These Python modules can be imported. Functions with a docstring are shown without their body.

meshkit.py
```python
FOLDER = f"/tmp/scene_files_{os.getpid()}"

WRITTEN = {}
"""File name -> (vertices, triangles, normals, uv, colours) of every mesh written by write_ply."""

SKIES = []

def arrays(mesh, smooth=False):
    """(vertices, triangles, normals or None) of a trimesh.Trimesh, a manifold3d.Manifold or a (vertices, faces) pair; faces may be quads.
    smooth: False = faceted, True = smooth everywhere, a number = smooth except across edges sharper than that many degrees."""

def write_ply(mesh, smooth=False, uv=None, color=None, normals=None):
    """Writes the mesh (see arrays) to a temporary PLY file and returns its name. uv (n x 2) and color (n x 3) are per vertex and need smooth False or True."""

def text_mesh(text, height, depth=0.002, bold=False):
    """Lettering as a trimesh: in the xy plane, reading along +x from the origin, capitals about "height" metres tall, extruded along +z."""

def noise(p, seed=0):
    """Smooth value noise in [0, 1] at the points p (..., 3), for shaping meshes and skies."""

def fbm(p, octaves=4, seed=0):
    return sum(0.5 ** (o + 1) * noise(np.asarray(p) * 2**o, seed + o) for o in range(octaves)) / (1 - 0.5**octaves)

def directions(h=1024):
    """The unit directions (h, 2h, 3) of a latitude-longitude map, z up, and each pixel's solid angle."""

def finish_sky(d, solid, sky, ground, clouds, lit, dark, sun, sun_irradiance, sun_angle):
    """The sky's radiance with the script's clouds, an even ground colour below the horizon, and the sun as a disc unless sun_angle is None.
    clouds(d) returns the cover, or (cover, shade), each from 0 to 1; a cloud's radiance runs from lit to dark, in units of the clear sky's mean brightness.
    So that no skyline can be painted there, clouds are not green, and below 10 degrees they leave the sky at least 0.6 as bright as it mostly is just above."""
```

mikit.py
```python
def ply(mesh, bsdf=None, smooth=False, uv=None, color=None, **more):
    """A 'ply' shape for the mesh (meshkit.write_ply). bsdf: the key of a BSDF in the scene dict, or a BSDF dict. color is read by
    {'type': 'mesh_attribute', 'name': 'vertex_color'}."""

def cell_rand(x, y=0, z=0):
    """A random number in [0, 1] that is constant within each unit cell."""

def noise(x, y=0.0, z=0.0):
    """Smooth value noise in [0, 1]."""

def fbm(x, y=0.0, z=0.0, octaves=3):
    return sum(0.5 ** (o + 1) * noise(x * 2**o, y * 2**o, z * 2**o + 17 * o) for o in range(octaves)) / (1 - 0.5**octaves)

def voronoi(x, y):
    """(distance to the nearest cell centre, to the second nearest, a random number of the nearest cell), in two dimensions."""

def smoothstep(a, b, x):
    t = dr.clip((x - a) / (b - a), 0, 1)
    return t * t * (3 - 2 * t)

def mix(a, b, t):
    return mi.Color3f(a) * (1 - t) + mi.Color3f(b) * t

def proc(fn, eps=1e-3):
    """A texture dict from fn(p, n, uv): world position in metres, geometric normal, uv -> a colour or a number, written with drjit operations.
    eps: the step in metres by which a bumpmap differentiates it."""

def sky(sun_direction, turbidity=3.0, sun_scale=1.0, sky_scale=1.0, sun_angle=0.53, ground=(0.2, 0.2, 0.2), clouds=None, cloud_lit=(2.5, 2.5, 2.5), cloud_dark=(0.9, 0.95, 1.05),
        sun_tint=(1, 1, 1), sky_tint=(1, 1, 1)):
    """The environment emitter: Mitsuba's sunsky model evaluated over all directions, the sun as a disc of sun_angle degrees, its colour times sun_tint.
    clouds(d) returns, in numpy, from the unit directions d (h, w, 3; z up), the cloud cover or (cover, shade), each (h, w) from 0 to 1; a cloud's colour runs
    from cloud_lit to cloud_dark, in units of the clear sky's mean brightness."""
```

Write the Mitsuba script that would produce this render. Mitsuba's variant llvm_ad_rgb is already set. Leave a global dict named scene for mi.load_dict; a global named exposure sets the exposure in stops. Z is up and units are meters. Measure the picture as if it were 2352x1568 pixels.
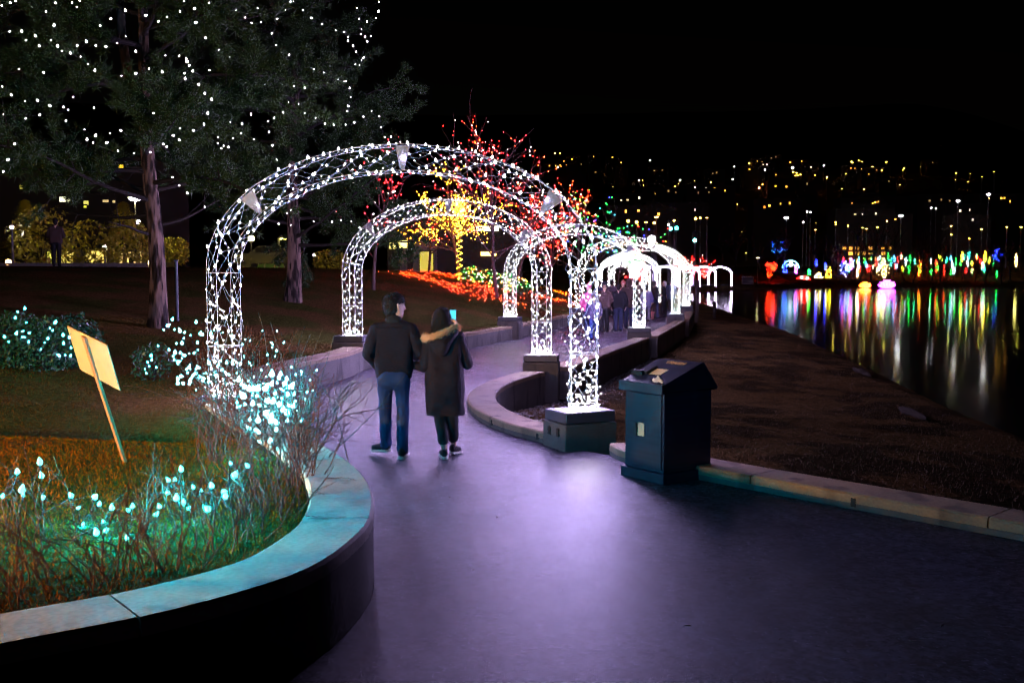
import math, random
import numpy as np, trimesh, manifold3d as m3, shapely
import mitsuba as mi, mikit, meshkit
from mikit import ply, proc, noise, fbm, smoothstep, mix
T4 = mi.ScalarTransform4f
rng = np.random.default_rng(7)
random.seed(7)
scene, labels = {}, {}

# ---------------------------------------------------------------- camera, sky, exposure
PITCH = math.atan(154 / 2287)
scene['camera'] = {'type': 'perspective', 'fov': math.degrees(2 * math.atan(1176 / 2287)), 'fov_axis': 'x',
                   'near_clip': 0.05, 'far_clip': 9000.0,
                   'to_world': T4().look_at([0, 0, 2.0], [0, math.cos(PITCH), 2.0 - math.sin(PITCH)], [0, 0, 1])}
scene['sky'] = {**mikit.sky([0.2, -0.6, 0.12], turbidity=3, sun_scale=0.0, sky_scale=0.005, ground=(0.02, 0.02, 0.02), sky_tint=(1.5, 0.9, 0.8)),
                'sampling_weight': 0.6}
exposure = 0.0
WHITE = np.array([0.84, 0.64, 1.42])        # cool white LED of the arches
CYAN = np.array([0.004, 0.66, 1.0])
LAMP = np.array([1.0, 0.48, 0.11])          # sodium street lamp

# ---------------------------------------------------------------- helpers
def key_for(name):
    if name not in scene and name not in labels and name not in USED:
        USED.add(name); return name
    i = 1
    while f'{name}_{i:03d}' in USED: i += 1
    USED.add(f'{name}_{i:03d}'); return f'{name}_{i:03d}'
USED = set()

def thing(name, label=None, cat=None, group=None, kind=None):
    k = key_for(name)
    tag(k, label, cat, group, kind)
    return k

def tag(k, label=None, cat=None, group=None, kind=None):
    d = {a: b for a, b in (('label', label), ('category', cat), ('group', group), ('kind', kind)) if b}
    if d: labels[k] = {**labels.get(k, {}), **d}

NP = {}
def obj(name, mesh, bsdf, parent=None, smooth=30, kind=None, label=None, emit=None, weight=None, to_world=None, cat=None, group=None):
    full = f'{parent}__{name}' if parent else name
    if full in NP or full in scene:
        NP[full] = NP.get(full, 0) + 1
        k = f'{full}_{NP[full]:03d}'
    else:
        NP[full] = 0; k = full
    d = dict(mesh) if isinstance(mesh, dict) else ply(mesh, bsdf, smooth=smooth)
    if isinstance(mesh, dict) and bsdf: d['bsdf'] = {'type': 'ref', 'id': bsdf}
    if to_world is not None: d['to_world'] = to_world
    if emit is not None:
        d['emitter'] = {'type': 'area', 'radiance': {'type': 'rgb', 'value': [float(max(x, 0)) for x in emit]}}
        if weight is not None: d['emitter']['sampling_weight'] = float(weight)
    scene[k] = d
    tag(k, label, cat, group, kind)
    return k

def V(*a): return np.array(a, float)
def cat_mesh(ms): return trimesh.util.concatenate([trimesh.Trimesh(*m, process=False) if isinstance(m, tuple) else m for m in ms])
def rotz(a): c, s = math.cos(a), math.sin(a); return np.array([[c, -s, 0], [s, c, 0], [0, 0, 1.0]])
def xf(mesh, R=None, t=(0, 0, 0), s=1.0):
    v, f = (mesh if isinstance(mesh, tuple) else (np.array(mesh.vertices), np.array(mesh.faces)))
    v = np.asarray(v) * s
    if R is not None: v = v @ np.asarray(R).T
    return (v + np.asarray(t), f)

def catmull(pts, step):
    p = np.asarray(pts, float)
    p = np.vstack([2 * p[0] - p[1], p, 2 * p[-1] - p[-2]])
    out = []
    for i in range(1, len(p) - 2):
        n = max(2, int(np.linalg.norm(p[i + 1] - p[i]) / step) + 1)
        t = np.linspace(0, 1, n, endpoint=False)[:, None]
        a, b, c, d = p[i - 1], p[i], p[i + 1], p[i + 2]
        out.append(0.5 * (2 * b + (c - a) * t + (2 * a - 5 * b + 4 * c - d) * t**2 + (3 * b - a - 3 * c + d) * t**3))
    return np.vstack(out + [p[-2][None]])

def tube(points, radii, sides=5, cap=True):
    p = np.asarray(points, float); n = len(p)
    t = np.gradient(p, axis=0); t /= np.linalg.norm(t, axis=1, keepdims=True) + 1e-12
    ref = V(0, 0, 1) if abs(t[0][2]) < 0.9 else V(1, 0, 0)
    A = []
    a = np.cross(t[0], ref); a /= np.linalg.norm(a)
    for i in range(n):
        a = a - t[i] * np.dot(a, t[i]); a /= np.linalg.norm(a) + 1e-12
        A.append(a)
    A = np.array(A); B = np.cross(t, A)
    ang = np.arange(sides) * 2 * np.pi / sides
    r = np.broadcast_to(radii, (n,))[:, None, None]
    v = (p[:, None] + r * (np.cos(ang)[None, :, None] * A[:, None] + np.sin(ang)[None, :, None] * B[:, None])).reshape(-1, 3)
    i, j = np.meshgrid(np.arange(n - 1), np.arange(sides), indexing='ij')
    q = np.stack([i * sides + j, i * sides + (j + 1) % sides, (i + 1) * sides + (j + 1) % sides, (i + 1) * sides + j], -1).reshape(-1, 4)
    f = np.vstack([q[:, [0, 1, 2]], q[:, [0, 2, 3]]])
    if cap:
        k = np.arange(1, sides - 1)
        f = np.vstack([f, np.stack([k * 0, k + 1, k], 1), (n - 1) * sides + np.stack([k * 0, k, k + 1], 1)])
    return v, f

def box(sx, sy, sz, c=(0, 0, 0), ch=0.0, R=None):
    """Box centred on c; ch = chamfer."""
    if ch <= 0:
        m = trimesh.creation.box([sx, sy, sz]); v = np.array(m.vertices); f = np.array(m.faces)
    else:
        pts = []
        for a in (-1, 1):
            for b in (-1, 1):
                for d in (-1, 1):
                    for k in range(3):
                        q = V(a * sx / 2, b * sy / 2, d * sz / 2)
                        q -= ch * V(a, b, d) * np.array([i != k for i in range(3)])
                        pts.append(q)
        m = m3.Manifold.hull_points(np.array(pts)).to_mesh(); v, f = np.array(m.vert_properties[:, :3], float), np.array(m.tri_verts)
    if R is not None: v = v @ np.asarray(R).T
    return v + np.asarray(c), f

def sweep(prof, pts, nrm, za=0.0):
    """Closed profile (offset, z) swept along plan points; offset runs along nrm."""
    prof = np.asarray(prof, float); n, k = len(pts), len(prof)
    v = np.zeros((n, k, 3))
    v[:, :, :2] = pts[:, None] + prof[None, :, :1] * nrm[:, None]
    v[:, :, 2] = prof[None, :, 1] + za
    i, j = np.meshgrid(np.arange(n - 1), np.arange(k), indexing='ij')
    q = np.stack([i * k + j, (i + 1) * k + j, (i + 1) * k + (j + 1) % k, i * k + (j + 1) % k], -1).reshape(-1, 4)
    f = np.vstack([q[:, [0, 1, 2]], q[:, [0, 2, 3]]])
    e = np.arange(1, k - 1)
    f = np.vstack([f, np.stack([e * 0, e, e + 1], 1), (n - 1) * k + np.stack([e * 0, e + 1, e], 1)])
    m = trimesh.Trimesh(v.reshape(-1, 3), f, process=False)
    if m.volume < 0: f = f[:, ::-1]
    return v.reshape(-1, 3), f

def normals2(p):
    t = np.gradient(p, axis=0); t /= np.linalg.norm(t, axis=1, keepdims=True) + 1e-12
    return np.stack([-t[:, 1], t[:, 0]], 1)      # to the left of travel

def hullS(spheres, seg=16):
    return m3.Manifold.batch_hull([m3.Manifold.sphere(r, seg).translate(tuple(map(float, p))) for p, r in spheres])

def blob(parts, length=0.02, it=6, disp=0.0, freq=9.0, seed=1, seg=16):
    """Union of sphere hulls, refined and smoothed: one continuous surface."""
    m = m3.Manifold.batch_boolean([hullS(p, seg) if isinstance(p, list) else p for p in parts], m3.OpType.Add)
    m = m.refine_to_length(length).to_mesh()
    tm = trimesh.Trimesh(m.vert_properties[:, :3], m.tri_verts, process=True)
    trimesh.smoothing.filter_taubin(tm, iterations=it)
    if disp:
        nn = np.array(tm.vertex_normals)
        h = meshkit.fbm(np.array(tm.vertices) * freq, 3, seed) - 0.5
        tm.vertices = np.array(tm.vertices) + nn * h[:, None] * 2 * disp
    return tm

# bulbs ------------------------------------------------------------
def teardrop(r, h, sides=7):
    zs = [(-0.15 * h, 0.55), (0.12 * h, 1.0), (0.45 * h, 0.72), (0.85 * h, 0.25)]
    v = [[0, 0, -0.25 * h]]
    for z, s in zs:
        for k in range(sides):
            a = 2 * math.pi * k / sides; v.append([r * s * math.cos(a), r * s * math.sin(a), z])
    v.append([0, 0, h]); f = []
    for k in range(sides): f.append([0, 1 + (k + 1) % sides, 1 + k])
    for q in range(3):
        for k in range(sides):
            a, b = 1 + q * sides + k, 1 + q * sides + (k + 1) % sides
            f += [[a, b, b + sides], [a, b + sides, a + sides]]
    for k in range(sides): f.append([1 + 3 * sides + k, 1 + 3 * sides + (k + 1) % sides, len(v) - 1])
    return np.array(v, float), np.array(f)
OCT = (np.array([[1, 0, 0], [-1, 0, 0], [0, 1, 0], [0, -1, 0], [0, 0, 1], [0, 0, -1.0]]),
       np.array([[0, 2, 4], [2, 1, 4], [1, 3, 4], [3, 0, 4], [2, 0, 5], [1, 2, 5], [3, 1, 5], [0, 3, 5]]))
def octs(pts, r):
    pts = np.asarray(pts, float); r = np.broadcast_to(r, (len(pts),))
    v = (OCT[0][None] * r[:, None, None] + pts[:, None]).reshape(-1, 3)
    f = (OCT[1][None] + 6 * np.arange(len(pts))[:, None, None]).reshape(-1, 3)
    return v, f
def lum(c): return float(np.dot(c, [0.3, 0.5, 0.2]))
def wgt(c, area, p, boost=1.0):
    d = np.linalg.norm(np.asarray(p, float) - V(-0.5, 9, 1)); return boost * lum(c) * area * min(1.0, (9.0 / max(d, 1)) ** 2) + 1e-5
BULBS = {}
def bulb_parts(parent, pts, col, r, h=None, name='bulb', jitter=0.25, boost=1.0, tilt=0.5, up=1):
    """Every bulb a part of its own (shared mesh, own place)."""
    h = h or 2.2 * r
    if (r, h) not in BULBS: BULBS[(r, h)] = (ply(teardrop(r, h), 'bulb_glass', smooth=True), trimesh.Trimesh(*teardrop(r, h)).area)
    d, area = BULBS[(r, h)]
    for p in pts:
        a = rng.uniform(0, 360)
        tr = T4().translate([float(x) for x in p]).rotate([0, 0, 1], float(a)).rotate([1, 0, 0], float(rng.normal(0, 40 * tilt) + (0 if up > 0 else 180))).scale(float(rng.uniform(.6, 1.3)))
        c = np.asarray(col) * rng.uniform(1 - jitter, 1 + jitter)
        obj(name, d, None, parent, emit=c, weight=wgt(c, area, p, boost), to_world=tr)
def bulb_mass(parent, pts, col, r, name='bulb_net', boost=1.0):
    if len(pts) == 0: return
    m = octs(pts, r)
    area = trimesh.Trimesh(*m, process=False).area
    return obj(name, m, 'bulb_glass', parent, smooth=False, kind='stuff', emit=col, weight=wgt(np.asarray(col), area, np.mean(pts, 0), boost))

# ---------------------------------------------------------------- materials
def mat(name, rgb=None, fn=None, rough=0.7, spec=0.4, metallic=0.0, bump=None, bscale=0.003, eps=2e-3, two=False, **kw):
    b = {'type': 'principled', 'base_color': proc(fn) if fn else {'type': 'rgb', 'value': list(rgb)},
         'roughness': rough, 'specular': spec, 'metallic': metallic, **kw}
    if bump: b = {'type': 'bumpmap', 'arbitrary': {**proc(bump, eps=eps)}, 'scale': bscale, 'bsdf': b}
    if two: b = {'type': 'twosided', 'bsdf': b}
    scene[name] = b

import drjit as dr
def dr_abs(x): return dr.abs(x)
def asphalt_c(p, n, uv):
    g = fbm(p.x * 1.3, p.y * 1.3, 0.0, 4); s = noise(p.x * 90, p.y * 90, 0.0); s2 = noise(p.x * 31 + 5, p.y * 31, 3.0)
    st = smoothstep(0.52, 0.72, fbm(p.x * 0.55 + 3, p.y * 0.8, 4.0, 4)); m = fbm(p.x * 7, p.y * 7, 2.0, 3)
    cr = smoothstep(0.035, 0.0, dr_abs(fbm(p.x * 0.9, p.y * 0.9, 9.0, 4) - 0.5)) * smoothstep(0.5, 0.7, fbm(p.x * .35, p.y * .35, 1.0, 2))
    k = (0.50 + 0.42 * g + 1.1 * (m - 0.5) + 0.8 * (s - 0.5) + 1.2 * (s2 - 0.5) + 1.6 * smoothstep(0.86, 0.95, noise(p.x * 38, p.y * 38, 7.0))) * (1 - 0.30 * st) * (1 - 0.5 * cr)
    return mi.Color3f(0.028, 0.0225, 0.038) * k
def asphalt_b(p, n, uv):
    return noise(p.x * 70, p.y * 70, 0.0) + 0.6 * noise(p.x * 150, p.y * 150, 2.0)
mat('asphalt', fn=asphalt_c, rough=0.57, spec=0.42, bump=asphalt_b, bscale=0.0009, eps=0.002)
def concrete_c(p, n, uv):
    g = fbm(p.x * 2.1, p.y * 2.1, p.z * 3.0, 4); s = noise(p.x * 60, p.y * 60, p.z * 60)
    st = smoothstep(0.55, 0.75, fbm(p.x * 5 + 9, p.y * 5, p.z * 1.2, 3))
    return mi.Color3f(0.40, 0.37, 0.33) * (0.65 + 0.55 * g + 0.25 * (s - 0.5)) * (1 - 0.45 * st)
def concrete_b(p, n, uv): return noise(p.x * 40, p.y * 40, p.z * 40) + 0.5 * noise(p.x * 120, p.y * 120, p.z * 120)
mat('concrete', fn=concrete_c, rough=0.75, spec=0.35, bump=concrete_b, bscale=0.002)
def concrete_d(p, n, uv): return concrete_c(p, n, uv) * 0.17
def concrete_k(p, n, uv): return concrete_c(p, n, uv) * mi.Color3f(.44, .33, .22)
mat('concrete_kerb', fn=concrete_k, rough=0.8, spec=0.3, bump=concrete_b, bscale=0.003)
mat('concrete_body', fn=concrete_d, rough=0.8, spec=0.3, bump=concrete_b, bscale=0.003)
mat('cap_stone', rgb=(0.030, 0.033, 0.042), rough=0.5, spec=0.4)
mat('dark_recess', rgb=(0.012, 0.011, 0.010), rough=0.9)
def lawn_c(p, n, uv):
    g = fbm(p.x * 0.9, p.y * 0.9, 0.0, 4); s = noise(p.x * 35, p.y * 25, 0.0)
    c = mix((0.024, 0.024, 0.006), (0.044, 0.023, 0.009), smoothstep(0.35, 0.65, g))
    return c * (0.45 + 1.1 * s)
def lawn_b(p, n, uv): return noise(p.x * 22, p.y * 16, 0.0) + 0.5 * noise(p.x * 60, p.y * 60, 0.0)
mat('lawn', fn=lawn_c, rough=0.95, spec=0.0, bump=lawn_b, bscale=0.02, eps=0.006)
def bank_c(p, n, uv):
    g = fbm(p.x * 1.1, p.y * 1.1, 0.0, 4); s = noise(p.x * 26, p.y * 40, 0.0)
    return mix((0.036, 0.021, 0.008), (0.012, 0.008, 0.004), smoothstep(0.42, 0.58, g)) * (0.3 + 1.4 * s)
mat('bank', fn=bank_c, rough=0.95, spec=0.0, bump=lawn_b, bscale=0.02, eps=0.006)
mat('hill_dark', rgb=(0.055, 0.042, 0.028), rough=1.0, spec=0.0)
mat('grass_blade', rgb=(0.062, 0.032, 0.005), rough=0.9, spec=0.0, two=True)
mat('straw', rgb=(0.24, 0.058, 0.002), rough=0.9, spec=0.0, two=True)
mat('dry_blade', rgb=(0.055, 0.034, 0.013), rough=0.85, spec=0.15, two=True)
mat('water', rgb=(0.0012, 0.0014, 0.0016), rough=0.086, spec=0.5)
def bark_c(p, n, uv):
    g = noise(p.x * 22, p.y * 22, p.z * 4.0); s = fbm(p.x * 9, p.y * 9, p.z * 2.0, 3)
    return mix((0.012, 0.008, 0.006), (0.115, 0.076, 0.058), smoothstep(0.40, 0.62, 0.5 * g + 0.5 * s))
def bark_b(p, n, uv): return smoothstep(0.3, 0.7, fbm(p.x * 16, p.y * 16, p.z * 3.2, 3))
mat('bark', fn=bark_c, rough=0.9, spec=0.2, bump=bark_b, bscale=0.03, eps=0.004)
mat('needles', rgb=(0.015, 0.036, 0.003), rough=0.6, spec=0.3, two=True)
mat('needles_dark', rgb=(0.013, 0.032, 0.005), rough=0.6, spec=0.3, two=True)
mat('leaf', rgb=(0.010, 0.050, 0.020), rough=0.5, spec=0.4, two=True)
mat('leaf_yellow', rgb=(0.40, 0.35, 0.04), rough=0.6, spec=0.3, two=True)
mat('twig', rgb=(0.095, 0.026, 0.015), rough=0.65, spec=0.35)
mat('twig_pale', rgb=(0.06, 0.06, 0.05), rough=0.6, spec=0.35)
mat('bare_wood', rgb=(0.085, 0.055, 0.05), rough=0.8, spec=0.2)
mat('dark_wood', rgb=(0.018, 0.015, 0.013), rough=0.9, spec=0.1)
mat('bulb_glass', rgb=(0.5, 0.5, 0.5), rough=0.4)
mat('wire', rgb=(0.26, 0.36, 0.50), rough=0.5)
mat('frame_metal', rgb=(0.45, 0.47, 0.52), rough=0.45, metallic=0.0)
mat('plate_white', rgb=(0.20, 0.22, 0.30), rough=0.6, two=True)
def binc(p, n, uv):
    s = smoothstep(0.5, 0.85, fbm(p.x * 9, p.y * 9, p.z * 2.5, 4))
    return mix((0.007, 0.009, 0.027), (0.012, 0.015, 0.034), s) * (0.8 + 0.4 * noise(p.x * 3, p.y * 3, p.z * 40))
mat('bin_paint', fn=binc, rough=0.42, spec=0.5)
mat('bin_label', rgb=(0.78, 0.50, 0.28), rough=0.6)
mat('orange_print', rgb=(0.62, 0.30, 0.10), rough=0.6)
mat('napkin', rgb=(0.66, 0.56, 0.50), rough=0.9, two=True)
mat('black_plastic', rgb=(0.012, 0.012, 0.014), rough=0.5)
def signc(p, n, uv):
    g = fbm(p.x * 6, p.y * 6, p.z * 6, 3); return mi.Color3f(0.34, 0.225, 0.115) * (0.85 + 0.3 * g)
mat('sign_board', fn=signc, rough=0.6)
mat('sign_stake', rgb=(0.26, 0.12, 0.045), rough=0.75)
mat('skin', rgb=(0.52, 0.33, 0.25), rough=0.5, spec=0.4)
mat('hair_black', rgb=(0.010, 0.008, 0.008), rough=0.7, spec=0.15)
def wool(p, n, uv): return noise(p.x * 130, p.y * 130, p.z * 130)
def jacket_c(p, n, uv):
    return mi.Color3f(0.010, 0.0075, 0.013) * (0.6 + 0.8 * noise(p.x * 85, p.y * 85, p.z * 85))
mat('jacket', fn=jacket_c, rough=0.9, spec=0.15, bump=wool, bscale=0.002)
def coat_c(p, n, uv):
    return mi.Color3f(0.012, 0.0065, 0.0105) * (0.55 + 0.9 * noise(p.x * 85, p.y * 85, p.z * 85))
mat('coat', fn=coat_c, rough=0.85, spec=0.2, bump=wool, bscale=0.002)
def denim_c(p, n, uv):
    g = fbm(p.x * 7, p.y * 7, p.z * 4, 3); return mi.Color3f(0.013, 0.028, 0.088) * (0.55 + 0.9 * g)
mat('denim', fn=denim_c, rough=0.8, spec=0.2)
mat('black_cloth', rgb=(0.010, 0.009, 0.011), rough=0.85, spec=0.2)
mat('rubber_white', rgb=(0.62, 0.60, 0.56), rough=0.6)
mat('hair_strand', rgb=(0.012, 0.009, 0.009), rough=0.6, spec=0.2, two=True)
mat('fur', rgb=(0.80, 0.52, 0.30), rough=0.85, spec=0.2, two=True)
CL = {'navy': (0.02, 0.025, 0.055), 'purple': (0.10, 0.085, 0.20), 'pink': (0.48, 0.06, 0.17), 'blue': (0.03, 0.05, 0.26), 'grey': (0.10, 0.09, 0.12), 'black': (0.008, 0.008, 0.01),
      'brown': (0.05, 0.03, 0.026), 'white': (0.5, 0.5, 0.5), 'salmon': (0.45, 0.12, 0.11)}
for k, c in CL.items(): mat('cloth_' + k, rgb=c, rough=0.85, spec=0.2)
mat('wall_dark', rgb=(0.05, 0.042, 0.040), rough=0.9)
mat('wall_pale', rgb=(0.24, 0.22, 0.18), rough=0.9)
mat('wall_green', rgb=(0.06, 0.13, 0.05), rough=0.9)
mat('roof_dark', rgb=(0.03, 0.03, 0.032), rough=0.9)
mat('car_paint', rgb=(0.015, 0.016, 0.02), rough=0.25, spec=0.6, clearcoat=1.0)
mat('car_glass', rgb=(0.01, 0.01, 0.012), rough=0.1, spec=0.6)
mat('pole_metal', rgb=(0.10, 0.10, 0.11), rough=0.5, metallic=0.3)
mat('chips', rgb=(0.30, 0.28, 0.28), rough=0.5, spec=0.5, two=True)
mat('log', rgb=(0.018, 0.015, 0.012), rough=1.0, spec=0.0)

# ---------------------------------------------------------------- terrain
def _cat(pts, step):
    p = np.asarray(pts, float); p = np.vstack([2 * p[0] - p[1], p, 2 * p[-1] - p[-2]]); out = []
    for i in range(1, len(p) - 2):
        n = max(2, int(np.linalg.norm(p[i + 1] - p[i]) / step) + 1); t = np.linspace(0, 1, n, endpoint=False)[:, None]
        a, b, c, d = p[i - 1], p[i], p[i + 1], p[i + 2]
        out.append(0.5 * (2 * b + (c - a) * t + (2 * a - 5 * b + 4 * c - d) * t**2 + (3 * b - a - 3 * c + d) * t**3))
    return np.vstack(out + [p[-2][None]])
WALL_A = [(-6.2, 0.2), (-3.6, 2.85), (-2.08, 3.95), (-1.515, 4.374), (-1.052, 4.967), (-0.885, 5.7), (-0.885, 6.25), (-0.985, 6.9), (-1.18, 7.6), (-1.45, 8.25), (-2.0, 9.4), (-2.6, 10.5), (-3.2, 11.72)]
WALL_B = [(-3.3, 12.2), (-3.66, 13.8), (-3.74, 15.5), (-3.6, 17.0), (-3.2, 19.0), (-3.08, 20.7)]
WALL_C = [(-3.05, 21.2), (-2.5, 23.0), (-1.75, 25.2), (-1.0, 27.3), (-0.25, 29.8), (0.08, 30.6)]
WALL_D = [(0.2, 31.0), (1.3, 35.2), (2.75, 41.0)]
WALL_E = [(2.9, 41.5), (4.0, 46.0), (5.15, 51.0)]
LEFT_FAR = [(6.2, 70), (7.9, 90), (9.4, 110), (11.4, 130), (15.3, 152), (21, 169), (38, 194), (60, 222)]
KERB_A = [(9.5, 1.2), (6.6, 4.3), (3.846, 7.36), (1.946, 9.47), (1.23, 10.43), (1.08, 10.95)]
KERB_B = [(0.43, 11.60), (-0.145, 12.62), (-0.54, 13.9), (-0.685, 15.45), (-0.5, 17.0), (-0.02, 18.6), (0.25, 19.2)]
KERB_C = [(0.72, 19.75), (3.55, 29.0)]
KERB_D = [(3.9, 29.7), (6.4, 39.4)]
KERB_E = [(6.7, 40.2), (8.6, 49.4)]
RIGHT_FAR = [(10, 69.5), (11.7, 89.5), (13.2, 109.5), (15.1, 128.5), (18.6, 148), (23.5, 162), (39.5, 186), (60, 208)]
LEFT_LINE = np.vstack([_cat(WALL_A, .3), _cat(WALL_B, .4), _cat(WALL_C, .6), WALL_D, WALL_E, LEFT_FAR])
RIGHT_LINE = np.vstack([_cat(KERB_A, .4), _cat(KERB_B, .4), KERB_C, KERB_D, KERB_E, RIGHT_FAR])
PATH_POLY = shapely.Polygon(np.vstack([[(-9, -9)], LEFT_LINE, RIGHT_LINE[::-1], [(12, -9)]])).buffer(0)
LEFT_LS, RIGHT_LS = shapely.LineString(np.vstack([[(-9, -9)], LEFT_LINE])), shapely.LineString(np.vstack([[(12, -9)], RIGHT_LINE]))
SHORE = [(9.4, -30), (8.4, 5), (8.3, 12), (8.5, 16), (8.9, 20.6), (10.3, 29), (12.6, 44), (13.6, 51), (15.6, 71), (17.8, 91), (19.5, 110), (21.5, 128), (25, 146), (31, 160), (44, 183), (62, 206), (90, 224), (130, 232), (180, 236), (260, 228), (420, 200)]
LAKE_POLY = shapely.Polygon(SHORE + [(420, -30)])
SHORE_LS = shapely.LineString(SHORE)
LEFT_POLY = shapely.Polygon(np.vstack([[(-9, -9)], LEFT_LINE, [(60, 2500), (-2500, 2500), (-2500, -9)]])).buffer(0)
def _ss(a, b, x):
    t = np.clip((x - a) / (b - a), 0, 1); return t * t * (3 - 2 * t)
def ground(x, y):
    x, y = np.asarray(x, float), np.asarray(y, float)
    pt = shapely.points(x, y)
    dl, dr, dsh = shapely.distance(LEFT_LS, pt), shapely.distance(RIGHT_LS, pt), shapely.distance(SHORE_LS, pt)
    left = shapely.contains_xy(LEFT_POLY, x, y); path = shapely.contains_xy(PATH_POLY, x, y); lake = shapely.contains_xy(LAKE_POLY, x, y)
    rate = 0.13 * _ss(7.0, 12.5, y) + 0.16 * _ss(20, 46, y)
    up = rate * np.maximum(dl - 0.8, 0)
    cap = 1.88 + 0.05 * _ss(0, 1, (meshkit.noise(np.stack([x * .08, y * .08, x * 0], -1)) - .3))
    up = cap * (1 - np.exp(-(up / cap) ** 1.0 * 1.0) ** 1.0) if False else cap * np.tanh(up / cap) 
    dip = 0.20 * _ss(9.0, 9.7, y) * (1 - _ss(11, 14, y)) * _ss(.6, 1.4, dl)
    zl = 0.44 - dip + up + 0.03 * (meshkit.fbm(np.stack([x * .7, y * .7, x * 0], -1), 3) - .5)
    far = _ss(52, 75, y)
    zl = np.where(y > 52, zl * (1 - far) + far * (0.1 + 2.2 * _ss(2, 16, dl)), zl)
    g0 = -0.05 - 0.42 * _ss(12.5, 19.5, y)
    t = np.clip(dr / (dr + dsh + 1e-6), 0, 1)
    zr = g0 * (1 - t) - 0.80 * t + 0.05 * (meshkit.fbm(np.stack([x * .8, y * .8, x * 0], -1), 3) - .5) * np.minimum(1, dr)
    zr = np.where(y > 205, -0.5 + 4.5 * _ss(0, 40, dsh) , zr)
    zl = np.where((dl < .21) & (y < 60), -0.08, zl); zr = np.where((dr < .21) & (y < 60), np.minimum(zr, -0.08), zr)
    z = np.where(left, zl, zr)
    z = np.where(path, -0.03, z)
    z = np.where(lake, -0.80 - np.minimum(0.18 * dsh, 1.6), z)
    d = np.hypot(x - 0, y)
    hill = 150 * _ss(300, 1500, d) ** 1.0 + 240 * _ss(1300, 2600, d) + 14 * (meshkit.fbm(np.stack([x * .004, y * .004, x * 0], -1), 3) - .5) * _ss(330, 700, d)
    hill = hill * (1 - 0.55 * _ss(0.35, 0.6, x / np.maximum(d, 1)))
    return np.where(lake, z, np.where(d > 300, z + hill, z))
def gz(x, y): return float(ground(np.array([x]), np.array([y]))[0])

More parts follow.
